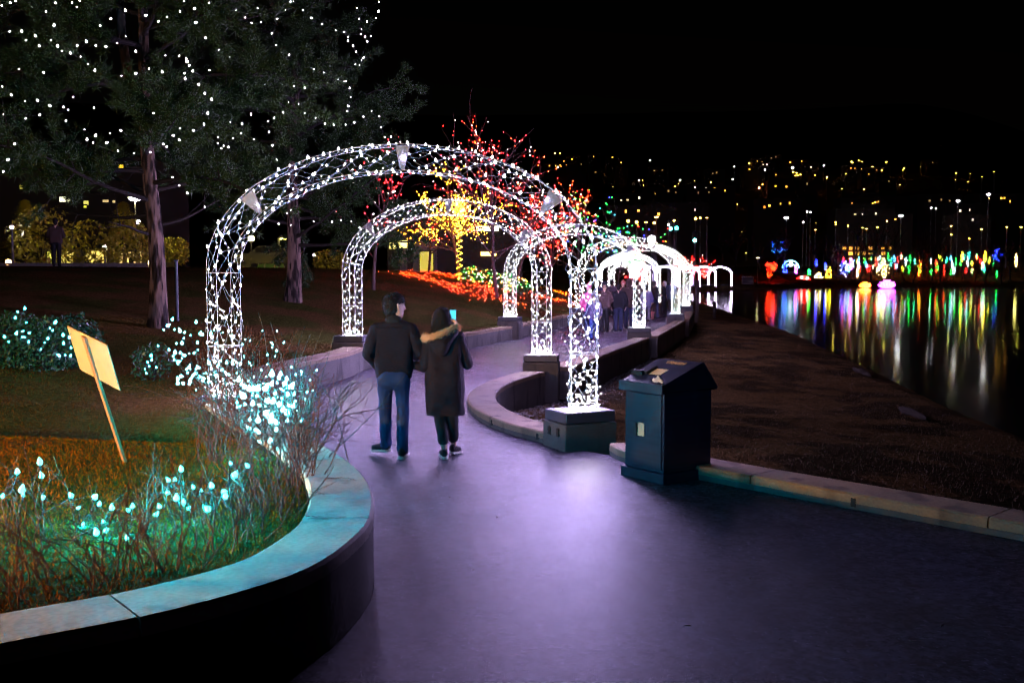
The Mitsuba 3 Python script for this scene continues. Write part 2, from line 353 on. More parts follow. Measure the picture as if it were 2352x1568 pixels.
def grid_mesh(xs, ys, drop=None):
    X, Y = np.meshgrid(xs, ys); Z = ground(X.ravel(), Y.ravel())
    v = np.stack([X.ravel(), Y.ravel(), Z], 1); nx, ny = len(xs), len(ys)
    i, j = np.meshgrid(np.arange(ny - 1), np.arange(nx - 1), indexing='ij'); a = (i * nx + j).ravel()
    f = np.vstack([np.stack([a, a + 1, a + nx + 1], 1), np.stack([a, a + nx + 1, a + nx], 1)])
    return v, f
def graded(a, b, s0, s1):
    out = [a]; 
    while out[-1] < b:
        t = (out[-1] - a) / (b - a); out.append(out[-1] + s0 + (s1 - s0) * t)
    return np.array(out)
ys = np.concatenate([np.arange(-10, 2, 1.0), np.arange(2, 24, 0.16), graded(24, 75, 0.22, 1.2), graded(76, 300, 1.5, 9)])
xs = np.concatenate([-graded(16, 320, 0.5, 24)[::-1], np.arange(-15.8, 12.0, 0.16), graded(12, 60, 0.3, 2), graded(61, 430, 3, 14)])
vv, ff = grid_mesh(xs, ys)
cx = vv[ff].mean(1)
isleft = shapely.contains_xy(LEFT_POLY, cx[:, 0], cx[:, 1]) | shapely.contains_xy(PATH_POLY, cx[:, 0], cx[:, 1])
obj('lawn_ground', (vv, ff[isleft]), 'lawn', smooth=True); tag('lawn_ground', kind='structure')
obj('lake_bank', (vv, ff[~isleft]), 'bank', smooth=True); tag('lake_bank', kind='structure')
hx = np.concatenate([np.linspace(-2600, -330, 40), np.linspace(-320, 430, 60), np.linspace(460, 2600, 40)])
hy = np.concatenate([np.array([289.0]), np.linspace(300, 1000, 60), np.linspace(1030, 2700, 40)])
obj('far_hills', grid_mesh(hx, hy), 'hill_dark', smooth=True); tag('far_hills', kind='structure')
# path sheet
pp = shapely.intersection(PATH_POLY, shapely.box(-12, -8, 70, 215))
pm = trimesh.creation.triangulate_polygon(pp, engine='earcut')
pv = np.column_stack([pm[0], np.zeros(len(pm[0]))]); pf = np.array(pm[1])
nz = np.cross(pv[pf[:, 1]] - pv[pf[:, 0]], pv[pf[:, 2]] - pv[pf[:, 0]])[:, 2]
pf = np.where((nz < 0)[:, None], pf[:, ::-1], pf)
obj('footpath', (pv, pf), 'asphalt', smooth=False); tag('footpath', kind='structure')
# lake
lk = trimesh.creation.triangulate_polygon(shapely.Polygon(SHORE + [(420, -30)]).buffer(6).intersection(shapely.box(7.2, -30, 420, 260)), engine='earcut')
lv = np.column_stack([lk[0], np.full(len(lk[0]), -0.86)]); lf = np.array(lk[1])
nz = np.cross(lv[lf[:, 1]] - lv[lf[:, 0]], lv[lf[:, 2]] - lv[lf[:, 0]])[:, 2]
lf = np.where((nz < 0)[:, None], lf[:, ::-1], lf)
obj('lake_water', (lv, lf), 'water', smooth=False); tag('lake_water', kind='structure')

# ---------------------------------------------------------------- walls
def wall(name, label, line, side, width, top, bottom, slab, niches=(), cat='wall'):
    """side +1: the wall's body lies left of the line of travel. Coping slabs with open joints on a plain concrete body."""
    k = thing(name, label, cat)
    p = catmull(line, 0.14) if len(line) > 2 else np.array([np.array(line[0]) + (np.array(line[1]) - np.array(line[0])) * t for t in np.linspace(0, 1, 40)])
    n = normals2(p) * side; w = width; c = 0.018
    body = [(0.004, bottom), (w - 0.004, bottom), (w - 0.004, top - 0.085), (0.004, top - 0.085)]
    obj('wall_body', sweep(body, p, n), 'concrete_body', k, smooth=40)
    s = np.concatenate([[0], np.cumsum(np.linalg.norm(np.diff(p, axis=0), axis=1))]); L = s[-1]
    m = max(1, round(L / slab)); e = np.linspace(0, L, m + 1)
    prof = [(0, top - 0.084), (w, top - 0.084), (w, top - c), (w - c, top), (c, top), (0, top - c)]
    for a, b in zip(e[:-1], e[1:]):
        q = np.linspace(a + 0.006, b - 0.006, max(3, int((b - a) / 0.14)))
        pp_ = np.stack([np.interp(q, s, p[:, i]) for i in (0, 1)], 1); nn = np.stack([np.interp(q, s, n[:, i]) for i in (0, 1)], 1)
        nn /= np.linalg.norm(nn, axis=1, keepdims=True)
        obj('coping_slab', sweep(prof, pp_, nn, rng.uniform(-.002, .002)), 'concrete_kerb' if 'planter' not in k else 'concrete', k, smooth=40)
    for q in niches:
        x = V(np.interp(q, s, p[:, 0]), np.interp(q, s, p[:, 1])); nn = V(np.interp(q, s, n[:, 0]), np.interp(q, s, n[:, 1]))
        a = math.atan2(nn[1], nn[0])
        obj('light_niche', box(0.03, 0.045, 0.075, (*(x + nn * 0.012), top - 0.075), R=rotz(a)), 'dark_recess', k)
    return k
wall('planter_wall', 'curved concrete seat wall sweeping round the shrub bed in the left foreground, lit cyan on top', WALL_A, 1, 0.43, 0.50, -0.3, 2.0)
wall('retaining_wall', 'dark concrete retaining wall behind the shrubs, between the first and second left arch plinths', WALL_B, 1, 0.45, 0.50, -0.3, 2.1)
wall('retaining_wall', 'low concrete wall along the foot of the lawn slope, behind the couple, ending at the third left plinth', WALL_C, 1, 0.45, 0.42, -0.3, 2.2)
wall('retaining_wall', 'low concrete wall along the left edge of the path beyond the third left plinth', WALL_D, 1, 0.45, 0.42, -0.3, 2.4)
wall('retaining_wall', 'farthest low concrete wall on the left edge of the path, beyond the crowd', WALL_E, 1, 0.45, 0.42, -0.3, 2.4)
wall('kerb_wall', 'low concrete kerb running from behind the trash bin to the right edge of the photo', KERB_A, -1, 0.45, 0.135, -0.5, 2.3, niches=(2.6, 4.8, 7.2, 9.75, 11.85), cat='kerb')
wall('kerb_wall', 'low concrete kerb bulging into the path between the first and second right plinths', KERB_B, -1, 0.43, 0.14, -0.6, 2.0, niches=(0.25, 1.5), cat='kerb')
wall('kerb_wall', 'straight concrete wall with a tall lake-side face between the second and third right plinths', KERB_C, -1, 0.45, 0.17, -1.0, 2.4, cat='wall')
wall('kerb_wall', 'concrete wall on the lake side between the third and fourth right plinths', KERB_D, -1, 0.45, 0.17, -1.1, 2.4, cat='wall')
wall('kerb_wall', 'farthest concrete wall on the lake side, beyond the fourth right plinth', KERB_E, -1, 0.45, 0.17, -1.1, 2.4, cat='wall')

# ---------------------------------------------------------------- light arches and their plinths
def plinth(label, x, y, ang, top, L=0.66, W=0.50, bottom=-0.6, niches=False):
    k = thing('plinth', label, 'plinth'); R = rotz(ang)
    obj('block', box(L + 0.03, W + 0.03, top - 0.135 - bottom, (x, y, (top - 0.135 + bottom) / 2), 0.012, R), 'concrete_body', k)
    obj('cap', box(L, W, 0.127, (x, y, top - 0.0635), 0.010, R), 'cap_stone', k)
    if niches:
        for s in (-0.1, 0.1):
            obj('light_niche', box(0.02, 0.05, 0.09, V(x, y, top - 0.235) + R @ V(-(L + .03) / 2 - 0.004, s, 0), 0, R), 'dark_recess', k)
    return k
def arch_curve(a, b, za, zb, half_extra=0.0, spring=2.05, rise=1.30, ds=0.05):
    """Centre line from foot a up, over and down to foot b: (points, in-plane tangents, outward normals, plane normal)."""
    a, b = V(*a), V(*b); u = (b - a) / np.linalg.norm(b - a); w = np.linalg.norm(b - a) / 2; m = (a + b) / 2
    pts = [(-w, z) for z in np.arange(za, spring, ds)]
    th = np.linspace(math.pi, 0, 140); ell = np.stack([w * np.cos(th), spring + rise * np.sin(th)], 1)
    pts += [tuple(q) for q in ell] + [(w, z) for z in np.arange(spring - ds, zb - 1e-6, -ds)] + [(w, zb)]
    q = np.array(pts); s = np.concatenate([[0], np.cumsum(np.linalg.norm(np.diff(q, axis=0), axis=1))])
    si = np.arange(0, s[-1], 0.04); q = np.stack([np.interp(si, s, q[:, i]) for i in (0, 1)], 1)
    t = np.gradient(q, axis=0); t /= np.linalg.norm(t, axis=1, keepdims=True); n = np.stack([-t[:, 1], t[:, 0]], 1)
    P3 = np.column_stack([m[0] + u[0] * q[:, 0], m[1] + u[1] * q[:, 0], q[:, 1]])
    N3 = np.column_stack([u[0] * n[:, 0], u[1] * n[:, 0], n[:, 1]]); B = np.array([u[1], -u[0], 0.0])
    return si, P3, N3, B
def arch(label, a, b, za, zb, level, ds=0.19, per=6, col=WHITE * 250, r=0.0135, sec=0.15, boost=1.0, extra_ring=0):
    """level 2: rails, rungs, plates, every wire and each bulb; 1: each bulb up to 300, the rest one net; 0: far away."""
    k = thing('light_arch', label, 'light arch')
    s, P, N, B = arch_curve(a, b, za, zb); L = s[-1]
    def at(si, w, sc=1.0):
        w = w % 4; p = np.array([np.interp(si, s, P[:, i]) for i in range(3)]); n = np.array([np.interp(si, s, N[:, i]) for i in range(3)])
        o = [(1, -1 + 2 * w), (1 - 2 * (w - 1), 1), (-1, 1 - 2 * (w - 2)), (-1 + 2 * (w - 3), -1)][int(w)]
        return p + sec * sc * (n * o[0] + B * o[1])
    if level >= 1:
        for c in range(4):
            q = np.array([at(x, c) for x in np.linspace(0, L, 90)])
            obj('rail', tube(q, 0.0034 if level == 2 else 0.009, 5), 'frame_metal', k, smooth=True)
        for x in [0.02, 0.62, 1.5, L - 1.6, L - 0.62, L - 0.02]:
            q = np.array([at(x, c) for c in (0, 1, 2, 3, 0)])
            obj('frame_ring', cat_mesh([tube(q[i:i + 2], 0.004, 4) for i in range(4)]), 'frame_metal', k, smooth=True)
        for fr in (0.285, 0.505, 0.715):
            # slanted stiffening plate on the face turned to the path's near end
            x = L * fr; d = 0.095 if fr != 0.505 else 0.08
            tri = np.array([at(x - d, 1.02, .93), at(x + d, 1.02, .93), at(x + 0.03, 1.98, .93), at(x - 0.03, 1.98, .93)]); nn = B * 0.004
            vq = np.vstack([tri - nn, tri + nn]); fq = np.array([[0, 1, 2], [0, 2, 3], [4, 6, 5], [4, 7, 6], [0, 4, 5], [0, 5, 1], [1, 5, 6], [1, 6, 2], [2, 6, 7], [2, 7, 3], [3, 7, 4], [3, 4, 0]])
            obj('gusset_plate', (vq, fq), 'plate_white', k, smooth=False)
    rings = int(L / ds); node = {}
    for i in range(rings + 1):
        for j in range(per):
            w = (j + 0.5 * (i % 2) + rng.normal(0, 0.10)) * 4 / per
            node[i, j] = at(np.clip((i + rng.normal(0, 0.20)) * L / rings, 0.02, L - 0.02), w, 1.03 + abs(rng.normal(0, 0.03)))
    if level >= 1:
        ws = []
        for i in range(rings):
            for j in range(per):
                for jj in ((j, j + 1) if i % 2 else (j - 1, j)):
                    p, q = node[i, j], node[i + 1, jj % per]
                    mid = (p + q) / 2 + rng.normal(0, 0.022, 3) + V(0, 0, -0.012)
                    if np.linalg.norm(q - p) < 0.6:
                        ws.append(tube(np.array([p, 0.25 * p + 0.25 * q + 0.5 * mid + rng.normal(0, .006, 3), mid, q]), 0.0026 if level == 2 else 0.0023, 3, cap=False))
        obj('wire_net', cat_mesh(ws), 'wire', k, smooth=True, kind='stuff')
    pts = list(node.values())
    foot = []
    for zz, lo in ((0, 0.0), (1, L)):
        for _ in range((30 if zz == 0 else 55) if level == 2 else 24 if level else 10):
            x = abs(rng.normal(0, 0.26 if level == 2 and zz else 0.12)); foot.append(at(np.clip(lo + (x if zz == 0 else -x), 0.015, L - 0.015), rng.uniform(0, 4), rng.uniform(0.4, 1.35 if level == 2 else 1.15)))
    if level == 2:
        foot += [at(rng.uniform(.05, 1.5) if q_ % 2 else L - rng.uniform(.05, 1.5), rng.uniform(0, 4), rng.uniform(.5, 1.05)) for q_ in range(110)]
    if level == 2:
        mids = [(node[i, j] + node[i + 1, (j + (i % 2)) % per]) / 2 + rng.normal(0, .018, 3) for i in range(rings) for j in range(per) if rng.uniform() < .75]
        bulb_mass(k, mids, np.asarray(col) * 1.3, r * .52, boost=1.0)
    if level == 2: bulb_parts(k, pts[:300], col, r, boost=boost); bulb_mass(k, pts[300:] + foot[:30], np.asarray(col) * 15, r * .72, boost=2); bulb_mass(k, foot[30:85], np.asarray(col) * 10, r * .72, boost=5); bulb_mass(k, foot[85::2], np.asarray(col) * 15, r * .72, boost=2.5); bulb_mass(k, foot[86::2], np.asarray(col) * 15, r * .72, boost=2.5)
    elif level == 1:
        pts = pts + foot; order = np.argsort([p[1] for p in pts])
        bulb_parts(k, [pts[i] for i in order[:300]], col, r, boost=boost)
        bulb_mass(k, [pts[i] for i in order[300:]], np.asarray(col) * 0.9, r * 1.1, boost=boost)
    else:
        bulb_mass(k, pts + foot, col, r, boost=boost)
    return k
def pl_ang(a, b): return math.atan2(b[1] - a[1], b[0] - a[0])
FEET = [((-3.47, 12.0), (0.83, 11.52)), ((-3.36, 20.95), (0.58, 19.45)), ((-0.06, 30.75), (3.75, 29.35)), ((2.80, 41.2), (6.54, 39.8)), ((5.10, 51.2), (8.72, 49.8))]
TOPL = [0.52, 0.72, 0.70, 0.60, 0.60]
ORD = ['first', 'second', 'third', 'fourth', 'fifth']
for i, ((a, b), tl) in enumerate(zip(FEET, TOPL)):
    plinth(f'concrete plinth with dark cap under the left foot of the {ORD[i]} light arch', a[0], a[1], pl_ang(a, b) + (0.1 if i else 0.2), tl)
    plinth(f'concrete plinth under the right foot of the {ORD[i]} light arch' + (', beside the trash bin' if i == 0 else ''), b[0] - (0.04 if i == 0 else 0), b[1], math.radians(27) if i == 0 else pl_ang(a, b) + 0.25, 0.435, niches=(i < 2))
arch('nearest and largest arch of white net lights, framing the walking couple', *FEET[0], 0.52, 0.435, 2, ds=0.188, per=6, col=WHITE * 72, r=0.0150)
arch('second arch of white net lights, beyond the walking couple', *FEET[1], 0.72, 0.435, 1, ds=0.115, per=6, col=WHITE * 1300, r=0.0110)
arch('third arch of white net lights, its left leg standing before the red-lit slope', *FEET[2], 0.70, 0.435, 1, ds=0.115, per=6, col=WHITE * 1300, r=0.0120)
arch('fourth arch of white net lights, rising over the crowd', *FEET[3], 0.60, 0.435, 0, ds=0.10, per=6, col=WHITE * 1000, r=0.0125)
arch('fifth arch of white net lights, its right leg last before the dark post', *FEET[4], 0.60, 0.435, 0, ds=0.10, per=6, col=WHITE * 800, r=0.0140)
for i, (mx, my, hw, ang) in enumerate([(8.2, 70, 2.05, -12), (9.4, 84, 2.05, -8), (10.6, 98, 2.05, -8), (11.8, 113, 2.05, -8), (13.4, 130, 2.05, -12), (16.8, 150, 2.05, -25), (21.8, 165, 2.1, -8), (26.6, 172, 2.1, -6), (31.3, 178, 2.1, -5), (35.2, 183, 2.15, -5), (39.4, 189, 2.15, -4)]):
    c, s_ = math.cos(math.radians(ang)), math.sin(math.radians(ang))
    a, b = (mx - hw * c, my - hw * s_), (mx + hw * c, my + hw * s_)
    n_ = 11
    lab = {0: 'sixth white light arch, first behind the fifth one', 9: 'second arch from the right in the far row of white arches by the lake', 10: 'last white light arch at the right end of the far row, above its reflection'}.get(i)
    ka = arch(lab or 'small far white light arch in the bright cluster above the crowd', a, b, 0.05 if i < 7 else -0.2, 0.05 if i < 7 else -0.2, 0, ds=0.10, per=6, col=WHITE * (90 if i < 6 else 14), r=0.018 if i < 6 else 0.05, boost=1.0 if i < 6 else 3.0)
    if not lab: tag(ka, group='far white light arches in the bright cluster')

# ---------------------------------------------------------------- trees and shrubs
def limb(p, d, length, r0, r1, bend=0.25, droop=0.0, n=7):
    p = V(*p); d = V(*d) / np.linalg.norm(d); out = [p]; side = rng.normal(0, 1, 3)
    for i in range(n):
        d = d + bend * rng.normal(0, 0.35, 3) + V(0, 0, droop / n); d /= np.linalg.norm(d)
        p = p + d * length / n; out.append(p)
    return np.array(out), np.linspace(r0, r1, n + 1)
def pine(name, label, base, height, r0, lean, limbs, crown_lo, spread, tufts, mat_='needles', fork=None, seed=3):
    k = thing(name, label, 'tree')
    z = np.linspace(0, height, 14); tr = np.stack([base[0] + lean[0] * (z / height) ** 1.5 + 0.05 * np.sin(z * 1.1), base[1] + lean[1] * z / height, base[2] - 0.2 + z], 1)
    obj('trunk', tube(tr, r0 * (1 - 0.62 * z / height) * (1 + 0.35 * np.exp(-z / 0.35)), 14), 'bark', k, smooth=True)
    if fork:
        f0 = np.array([np.interp(fork[0], z, tr[:, i]) for i in range(3)])
        q = np.array([f0, f0 + V(-0.22, 0.05, 0.35), f0 + V(-0.42, 0.1, 1.2), f0 + V(-0.52, .1, 2.6), f0 + V(-.5, .1, height - fork[0])])
        obj('trunk', tube(catmull(q, 0.3), np.linspace(r0 * .62, r0 * .3, len(catmull(q, 0.3))), 12), 'bark', k, smooth=True)
    tips = []; lm = []
    for i in range(limbs):
        h = crown_lo + (height - 0.3 - crown_lo) * ((i + rng.uniform(0, 1)) / limbs)
        o = np.array([np.interp(h, z, tr[:, j]) for j in range(3)]); a = rng.uniform(0, 2 * math.pi) + i * 2.4
        L = spread * (0.55 + 0.5 * rng.uniform()) * (1 - 0.25 * h / height)
        q, rr = limb(o, (math.cos(a), math.sin(a), rng.uniform(-0.05, 0.3)), L, 0.055, 0.012, 0.35, -0.15, 9)
        lm.append(tube(q, rr, 5)); tips += [(q[j], (q[j] - q[j - 1])) for j in range(3, len(q))]
        for j in range(3, len(q) - 1):
            for _ in range(2):
                q2, r2 = limb(q[j], (q[j] - q[j - 1]) / np.linalg.norm(q[j] - q[j - 1]) + rng.normal(0, 0.75, 3), L * rng.uniform(0.15, 0.32), 0.018, 0.006, 0.4, 0.1, 4)
                lm.append(tube(q2, r2, 3)); tips += [(q2[m_], q2[m_] - q2[m_ - 1]) for m_ in range(1, 5)]
    obj('limbs', cat_mesh(lm), 'dark_wood', k, smooth=True, kind='stuff')
    idx = rng.choice(len(tips), tufts); NB = 20
    c = np.array([tips[i][0] for i in idx]) + rng.normal(0, 0.06, (tufts, 3))
    d = np.array([tips[i][1] for i in idx]); d /= np.linalg.norm(d, axis=1, keepdims=True); d = d + V(0, 0, .35)
    dirs = d[:, None] * 0.7 + rng.normal(0, 0.62, (tufts, NB, 3)); dirs /= np.linalg.norm(dirs, axis=2, keepdims=True)
    ln = rng.uniform(0.10, 0.20, (tufts, NB, 1)); sd = np.cross(dirs, rng.normal(0, 1, (tufts, NB, 3))); sd *= 0.0095 / (np.linalg.norm(sd, axis=2, keepdims=True) + 1e-9)
    b0 = c[:, None] + dirs * 0.01; tri = np.stack([b0 - sd, b0 + sd, b0 + dirs * ln], 2).reshape(-1, 3)
    obj('crown', (tri, np.arange(len(tri)).reshape(-1, 3)), mat_, k, smooth=False, kind='stuff')
    return k
PB1 = (-7.395,20.749,0.895)
PB2 = (-6.355,28.851,1.221)
pine('pine_tree', 'tall pine with a bare lower trunk on the left lawn, nearer of the two pines', PB1, 8.6, 0.185, (-0.28, 0), 40, 2.75, 4.6, 9800, fork=(4.6,))
pine('pine_tree', 'second pine farther up the lawn slope, trunk seen through the first light arch', PB2, 9.5, 0.22, (0.25, 0), 38, 1.75, 4.2, 9300, 'needles_dark')
# low broken lower limbs on the first pine's trunk
lw = []
for h, a, L in ((2.35, 3.3, 2.4), (2.6, 2.7, 3.2), (2.1, 0.2, 1.7), (1.9, 4.1, 1.1)):
    q, rr = limb((PB1[0], PB1[1], PB1[2] + h), (math.cos(a), math.sin(a), 0.12), L, 0.045, 0.008, 0.3, 0.15, 8); lw.append(tube(q, rr, 5))
    for j in (3, 5, 6):
        q2, r2 = limb(q[j], rng.normal(0, 1, 3) + V(0, 0, .2), 0.7, 0.012, 0.004, 0.4, 0, 4); lw.append(tube(q2, r2, 3))
obj('bare_branches', cat_mesh(lw), 'dark_wood', 'pine_tree', smooth=True, kind='stuff')
# strings of white bulbs in the two pines
STR1 = [(-8.337,16.6,6.372),(-8.884,18.0,6.786),(-8.351,17.1,6.581),(-8.737,18.5,6.841),(-8.073,17.6,6.532),(-7.499,16.7,6.44),(-7.833,18.1,6.813),(-7.372,17.2,6.501),(-7.904,18.6,6.993),(-8.768,17.7,6.215),(-8.12,16.8,6.001),(-8.724,18.2,6.181),(-8.127,17.3,6.047),(-8.717,18.7,6.185),(-8.098,17.8,6.098),(-7.581,16.9,5.782),(-8.133,18.3,6.027),(-7.585,17.4,5.776),(-8.003,18.8,6.017),(-7.501,17.9,5.688),(-7.009,17.0,5.402),(-7.89,18.4,6.133),(-7.343,17.5,5.99),(-6.819,16.6,5.729),(-7.202,18.0,6.028),(-6.656,17.1,5.879),(-7.048,18.5,6.321),(-6.7,17.6,6.547),(-6.03,16.7,6.238),(-6.311,18.1,6.487),(-5.842,17.2,6.336),(-6.076,18.6,6.789),(-5.711,17.7,6.736),(-5.257,16.8,6.368),(-5.427,18.2,6.839),(-8.729,17.3,5.198),(-9.27,18.7,5.304),(-8.582,17.8,5.042),(-7.935,16.9,4.894),(-8.368,18.3,5.04),(-7.732,17.4,4.867),(-8.268,18.8,5.047),(-9.024,17.9,4.821),(-7.96,17.0,4.668),(-8.872,18.4,4.831),(-8.643,17.5,4.25),(-8.331,16.6,3.879),(-9.115,18.0,3.836),(-7.567,17.1,4.587),(-7.846,18.5,4.648),(-7.279,17.6,4.408),(-6.945,16.7,4.17),(-7.638,18.1,4.405),(-6.938,17.2,4.235),(-7.421,18.6,4.595),(-6.923,17.7,4.161),(-6.311,16.8,4.011),(-6.546,18.2,4.2),(-6.716,17.3,4.461),(-7.22,18.7,5.653),(-6.632,17.8,5.52),(-6.065,16.9,5.416),(-6.327,18.3,5.637),(-5.638,17.4,5.446),(-5.936,18.8,5.756),(-5.79,17.9,5.442),(-5.083,17.0,5.41),(-6.044,18.4,5.947),(-5.629,17.5,5.709),(-5.335,16.6,5.468),(-5.737,18.0,5.693),(-5.304,17.1,5.196),(-5.63,18.5,5.294),(-5.237,17.6,5.029),(-5.04,16.7,4.647),(-5.529,18.1,4.674),(-5.431,17.2,4.441),(-6.133,18.6,4.678),(-5.937,17.7,4.433),(-5.544,16.8,4.229),(-6.251,18.2,4.294),(-5.994,17.3,4.231),(-6.196,18.7,3.641),(-6.012,17.8,3.709),(-5.47,16.9,3.355),(-5.611,18.3,3.221),(-5.261,17.4,6.041),(-6.434,18.8,6.042),(-5.59,17.9,6.428),(-6.901,17.0,6.149),(-7.26,18.4,6.614),(-6.499,17.5,5.828),(-7.688,16.6,5.294),(-8.769,18.0,5.632),(-7.719,17.1,6.173),(-6.579,18.5,4.948),(-7.649,17.6,5.074),(-6.917,16.7,4.746),(-6.995,18.1,5.038)]
STR2 = [(-6.315,21.8,6.805),(-6.333,22.2,6.612),(-6.186,22.6,6.962),(-6.104,23.0,7.361),(-6.15,23.4,7.888),(-6.102,23.8,7.868),(-5.98,24.2,7.987),(-5.072,21.9,7.492),(-5.285,22.3,7.273),(-5.286,22.7,7.118),(-5.251,23.1,7.029),(-5.173,23.5,7.068),(-5.397,23.9,6.843),(-5.527,24.3,6.541),(-4.754,22.0,6.074),(-4.586,22.4,6.121),(-4.417,22.8,6.207),(-4.237,23.2,6.359),(-4.057,23.6,6.514),(-3.99,24.0,6.558),(-4.002,24.4,6.634),(-3.55,22.1,6.047),(-3.601,22.5,5.922),(-3.707,22.9,5.797),(-3.797,23.3,5.744),(-5.166,23.7,8.322),(-5.183,24.1,8.44),(-4.485,21.8,7.65),(-4.372,22.2,7.582),(-4.236,22.6,7.546),(-5.142,23.0,7.961),(-3.525,23.4,7.86),(-3.398,23.8,7.896),(-3.238,24.2,8.077),(-2.884,21.9,7.639),(-2.924,22.3,7.948),(-3.471,22.7,7.921),(-3.43,23.1,7.552),(-3.894,23.5,7.596),(-3.867,23.9,7.571),(-3.933,24.3,7.561),(-3.448,22.0,6.931),(-3.447,22.4,6.899),(-3.353,22.8,6.852),(-3.452,23.2,6.878),(-3.558,23.6,6.858),(-3.717,24.0,6.957),(-3.395,24.4,7.708),(-3.152,22.1,7.05),(-3.266,22.5,7.244),(-6.72,22.9,5.703),(-6.87,23.3,5.545),(-6.916,23.7,5.299),(-7.022,24.1,5.256),(-6.032,21.8,4.923),(-5.964,22.2,5.09),(-6.044,22.6,5.354),(-5.949,23.0,5.625),(-5.953,23.4,6.293),(-5.807,23.8,6.44),(-6.371,24.2,6.547),(-6.402,21.9,4.835),(-6.437,22.3,4.772),(-6.443,22.7,4.802),(-6.507,23.1,4.899),(-6.031,23.5,5.134),(-6.338,23.9,4.869),(-5.86,24.3,5.407),(-5.245,22.0,4.799),(-5.237,22.4,4.535),(-5.172,22.8,5.633),(-5.086,23.2,5.736),(-5.228,23.6,6.001),(-5.073,24.0,6.028),(-5.013,24.4,5.867),(-4.305,22.1,5.408),(-4.175,22.5,5.347),(-4.051,22.9,5.375),(-3.844,23.3,5.442),(-3.709,23.7,5.55),(-3.554,24.1,5.749),(-3.033,21.8,5.51),(-2.913,22.2,5.461),(-2.929,22.6,5.277),(-2.903,23.0,5.115),(-2.8,23.4,5.177),(-2.635,23.8,5.109),(-6.706,24.2,3.343),(-5.104,21.9,3.091),(-5.015,22.3,3.353),(-5.017,22.7,3.444),(-5.111,23.1,3.13),(-4.65,23.5,3.231),(-4.297,23.9,3.24),(-4.149,24.3,3.303),(-3.527,22.0,3.157),(-3.41,22.4,3.038),(-3.309,22.8,2.993),(-3.27,23.2,2.995),(-6.758,23.6,4.994),(-7.132,24.0,6.355),(-5.901,24.4,5.68),(-5.21,22.1,5.408),(-5.632,22.5,7.869),(-6.223,22.9,7.935),(-6.492,23.3,6.978),(-6.612,23.7,5.554),(-6.195,24.1,6.086),(-4.278,21.8,6.399),(-4.128,22.2,6.405),(-3.919,22.6,7.409),(-3.436,23.0,7.419)]
def string_thing(label, pts, col, r, link, boost=1.0, wire_r=0.0022):
    k = thing('light_string', label, 'string lights')
    ws = [tube(np.array([V(*a), (V(*a) + V(*b)) / 2 - V(0, 0, 0.05), V(*b)]), wire_r, 3, cap=False) for a, b in zip(pts[:-1], pts[1:]) if np.linalg.norm(V(*a) - V(*b)) < link]
    if ws: obj('cord', cat_mesh(ws), 'black_plastic', k, smooth=True, kind='stuff')
    bulb_parts(k, pts, col, r, boost=boost, tilt=1.0)
    return k
string_thing('strings of white bulbs draped through the nearer pine at upper left', STR1, WHITE * V(0.92, 1.14, 0.85) * 55, 0.0172, 1.3, 1.5)
string_thing('strings of white bulbs in the farther pine above the first arch', STR2, WHITE * V(0.92, 1.16, 0.85) * 50, 0.0165, 1.0, 1.5)

def bare_tree(name, label, base, height, r0, depth, spread, mat_='bare_wood', stems=1, group=None, seed=None, n_lim=5):
    """Leafless tree by branching; returns (key, points along its outer branches)."""
    k = thing(name, label, 'tree', group); ms = []; pts = []; trunks = []
    def grow(p, d, L, r, lev):
        q, rr = limb(p, d, L, r, r * 0.55, 0.30, 0.12, 5); (trunks if lev == depth else ms).append(tube(q, rr, 7 if lev == depth else (4 if lev > 1 else 3)))
        if lev < depth: pts.extend(q[1:])
        if lev == 0: return
        for i in range(n_lim if lev == depth else 3):
            t = rng.uniform(0.35, 1.0) if lev == depth else rng.uniform(0.3, 1.0)
            o = np.array([np.interp(t * 5, np.arange(6), q[:, j]) for j in range(3)]); dd = (q[-1] - q[0]) / np.linalg.norm(q[-1] - q[0])
            grow(o, dd + rng.normal(0, spread, 3) * V(1, 1, 0.55) + V(0, 0, 0.15), L * rng.uniform(0.45, 0.72), r * (0.5 if lev == depth else 0.55), lev - 1)
    for s in range(stems):
        a = s * 2 * math.pi / max(stems, 1); grow(V(base[0] + 0.12 * math.cos(a) * (stems > 1), base[1] + .12 * math.sin(a) * (stems > 1), base[2] - 0.1), V(0.22 * math.cos(a), 0.22 * math.sin(a), 1) if stems > 1 else V(0.02, 0, 1), height * 0.5, r0, depth)
    for t in trunks: obj('trunk', t, mat_, k, smooth=True)
    obj('branches', cat_mesh(ms), mat_, k, smooth=True, kind='stuff')
    return k, np.array(pts)
RED, ORANGE, YELLOW, GREEN, BLUE, PALE = V(24, .06, .03), V(14, .45, .02), V(5, 2.0, .05), V(.03, 4, .22), V(.05, .14, 7), V(4, 4, 3.6)
def pick(pts, n, lo=None):
    pts = np.asarray(pts); 
    return pts[rng.choice(len(pts), min(n, len(pts)), replace=len(pts) < n)] + rng.normal(0, 0.05, (min(n, len(pts)), 3))
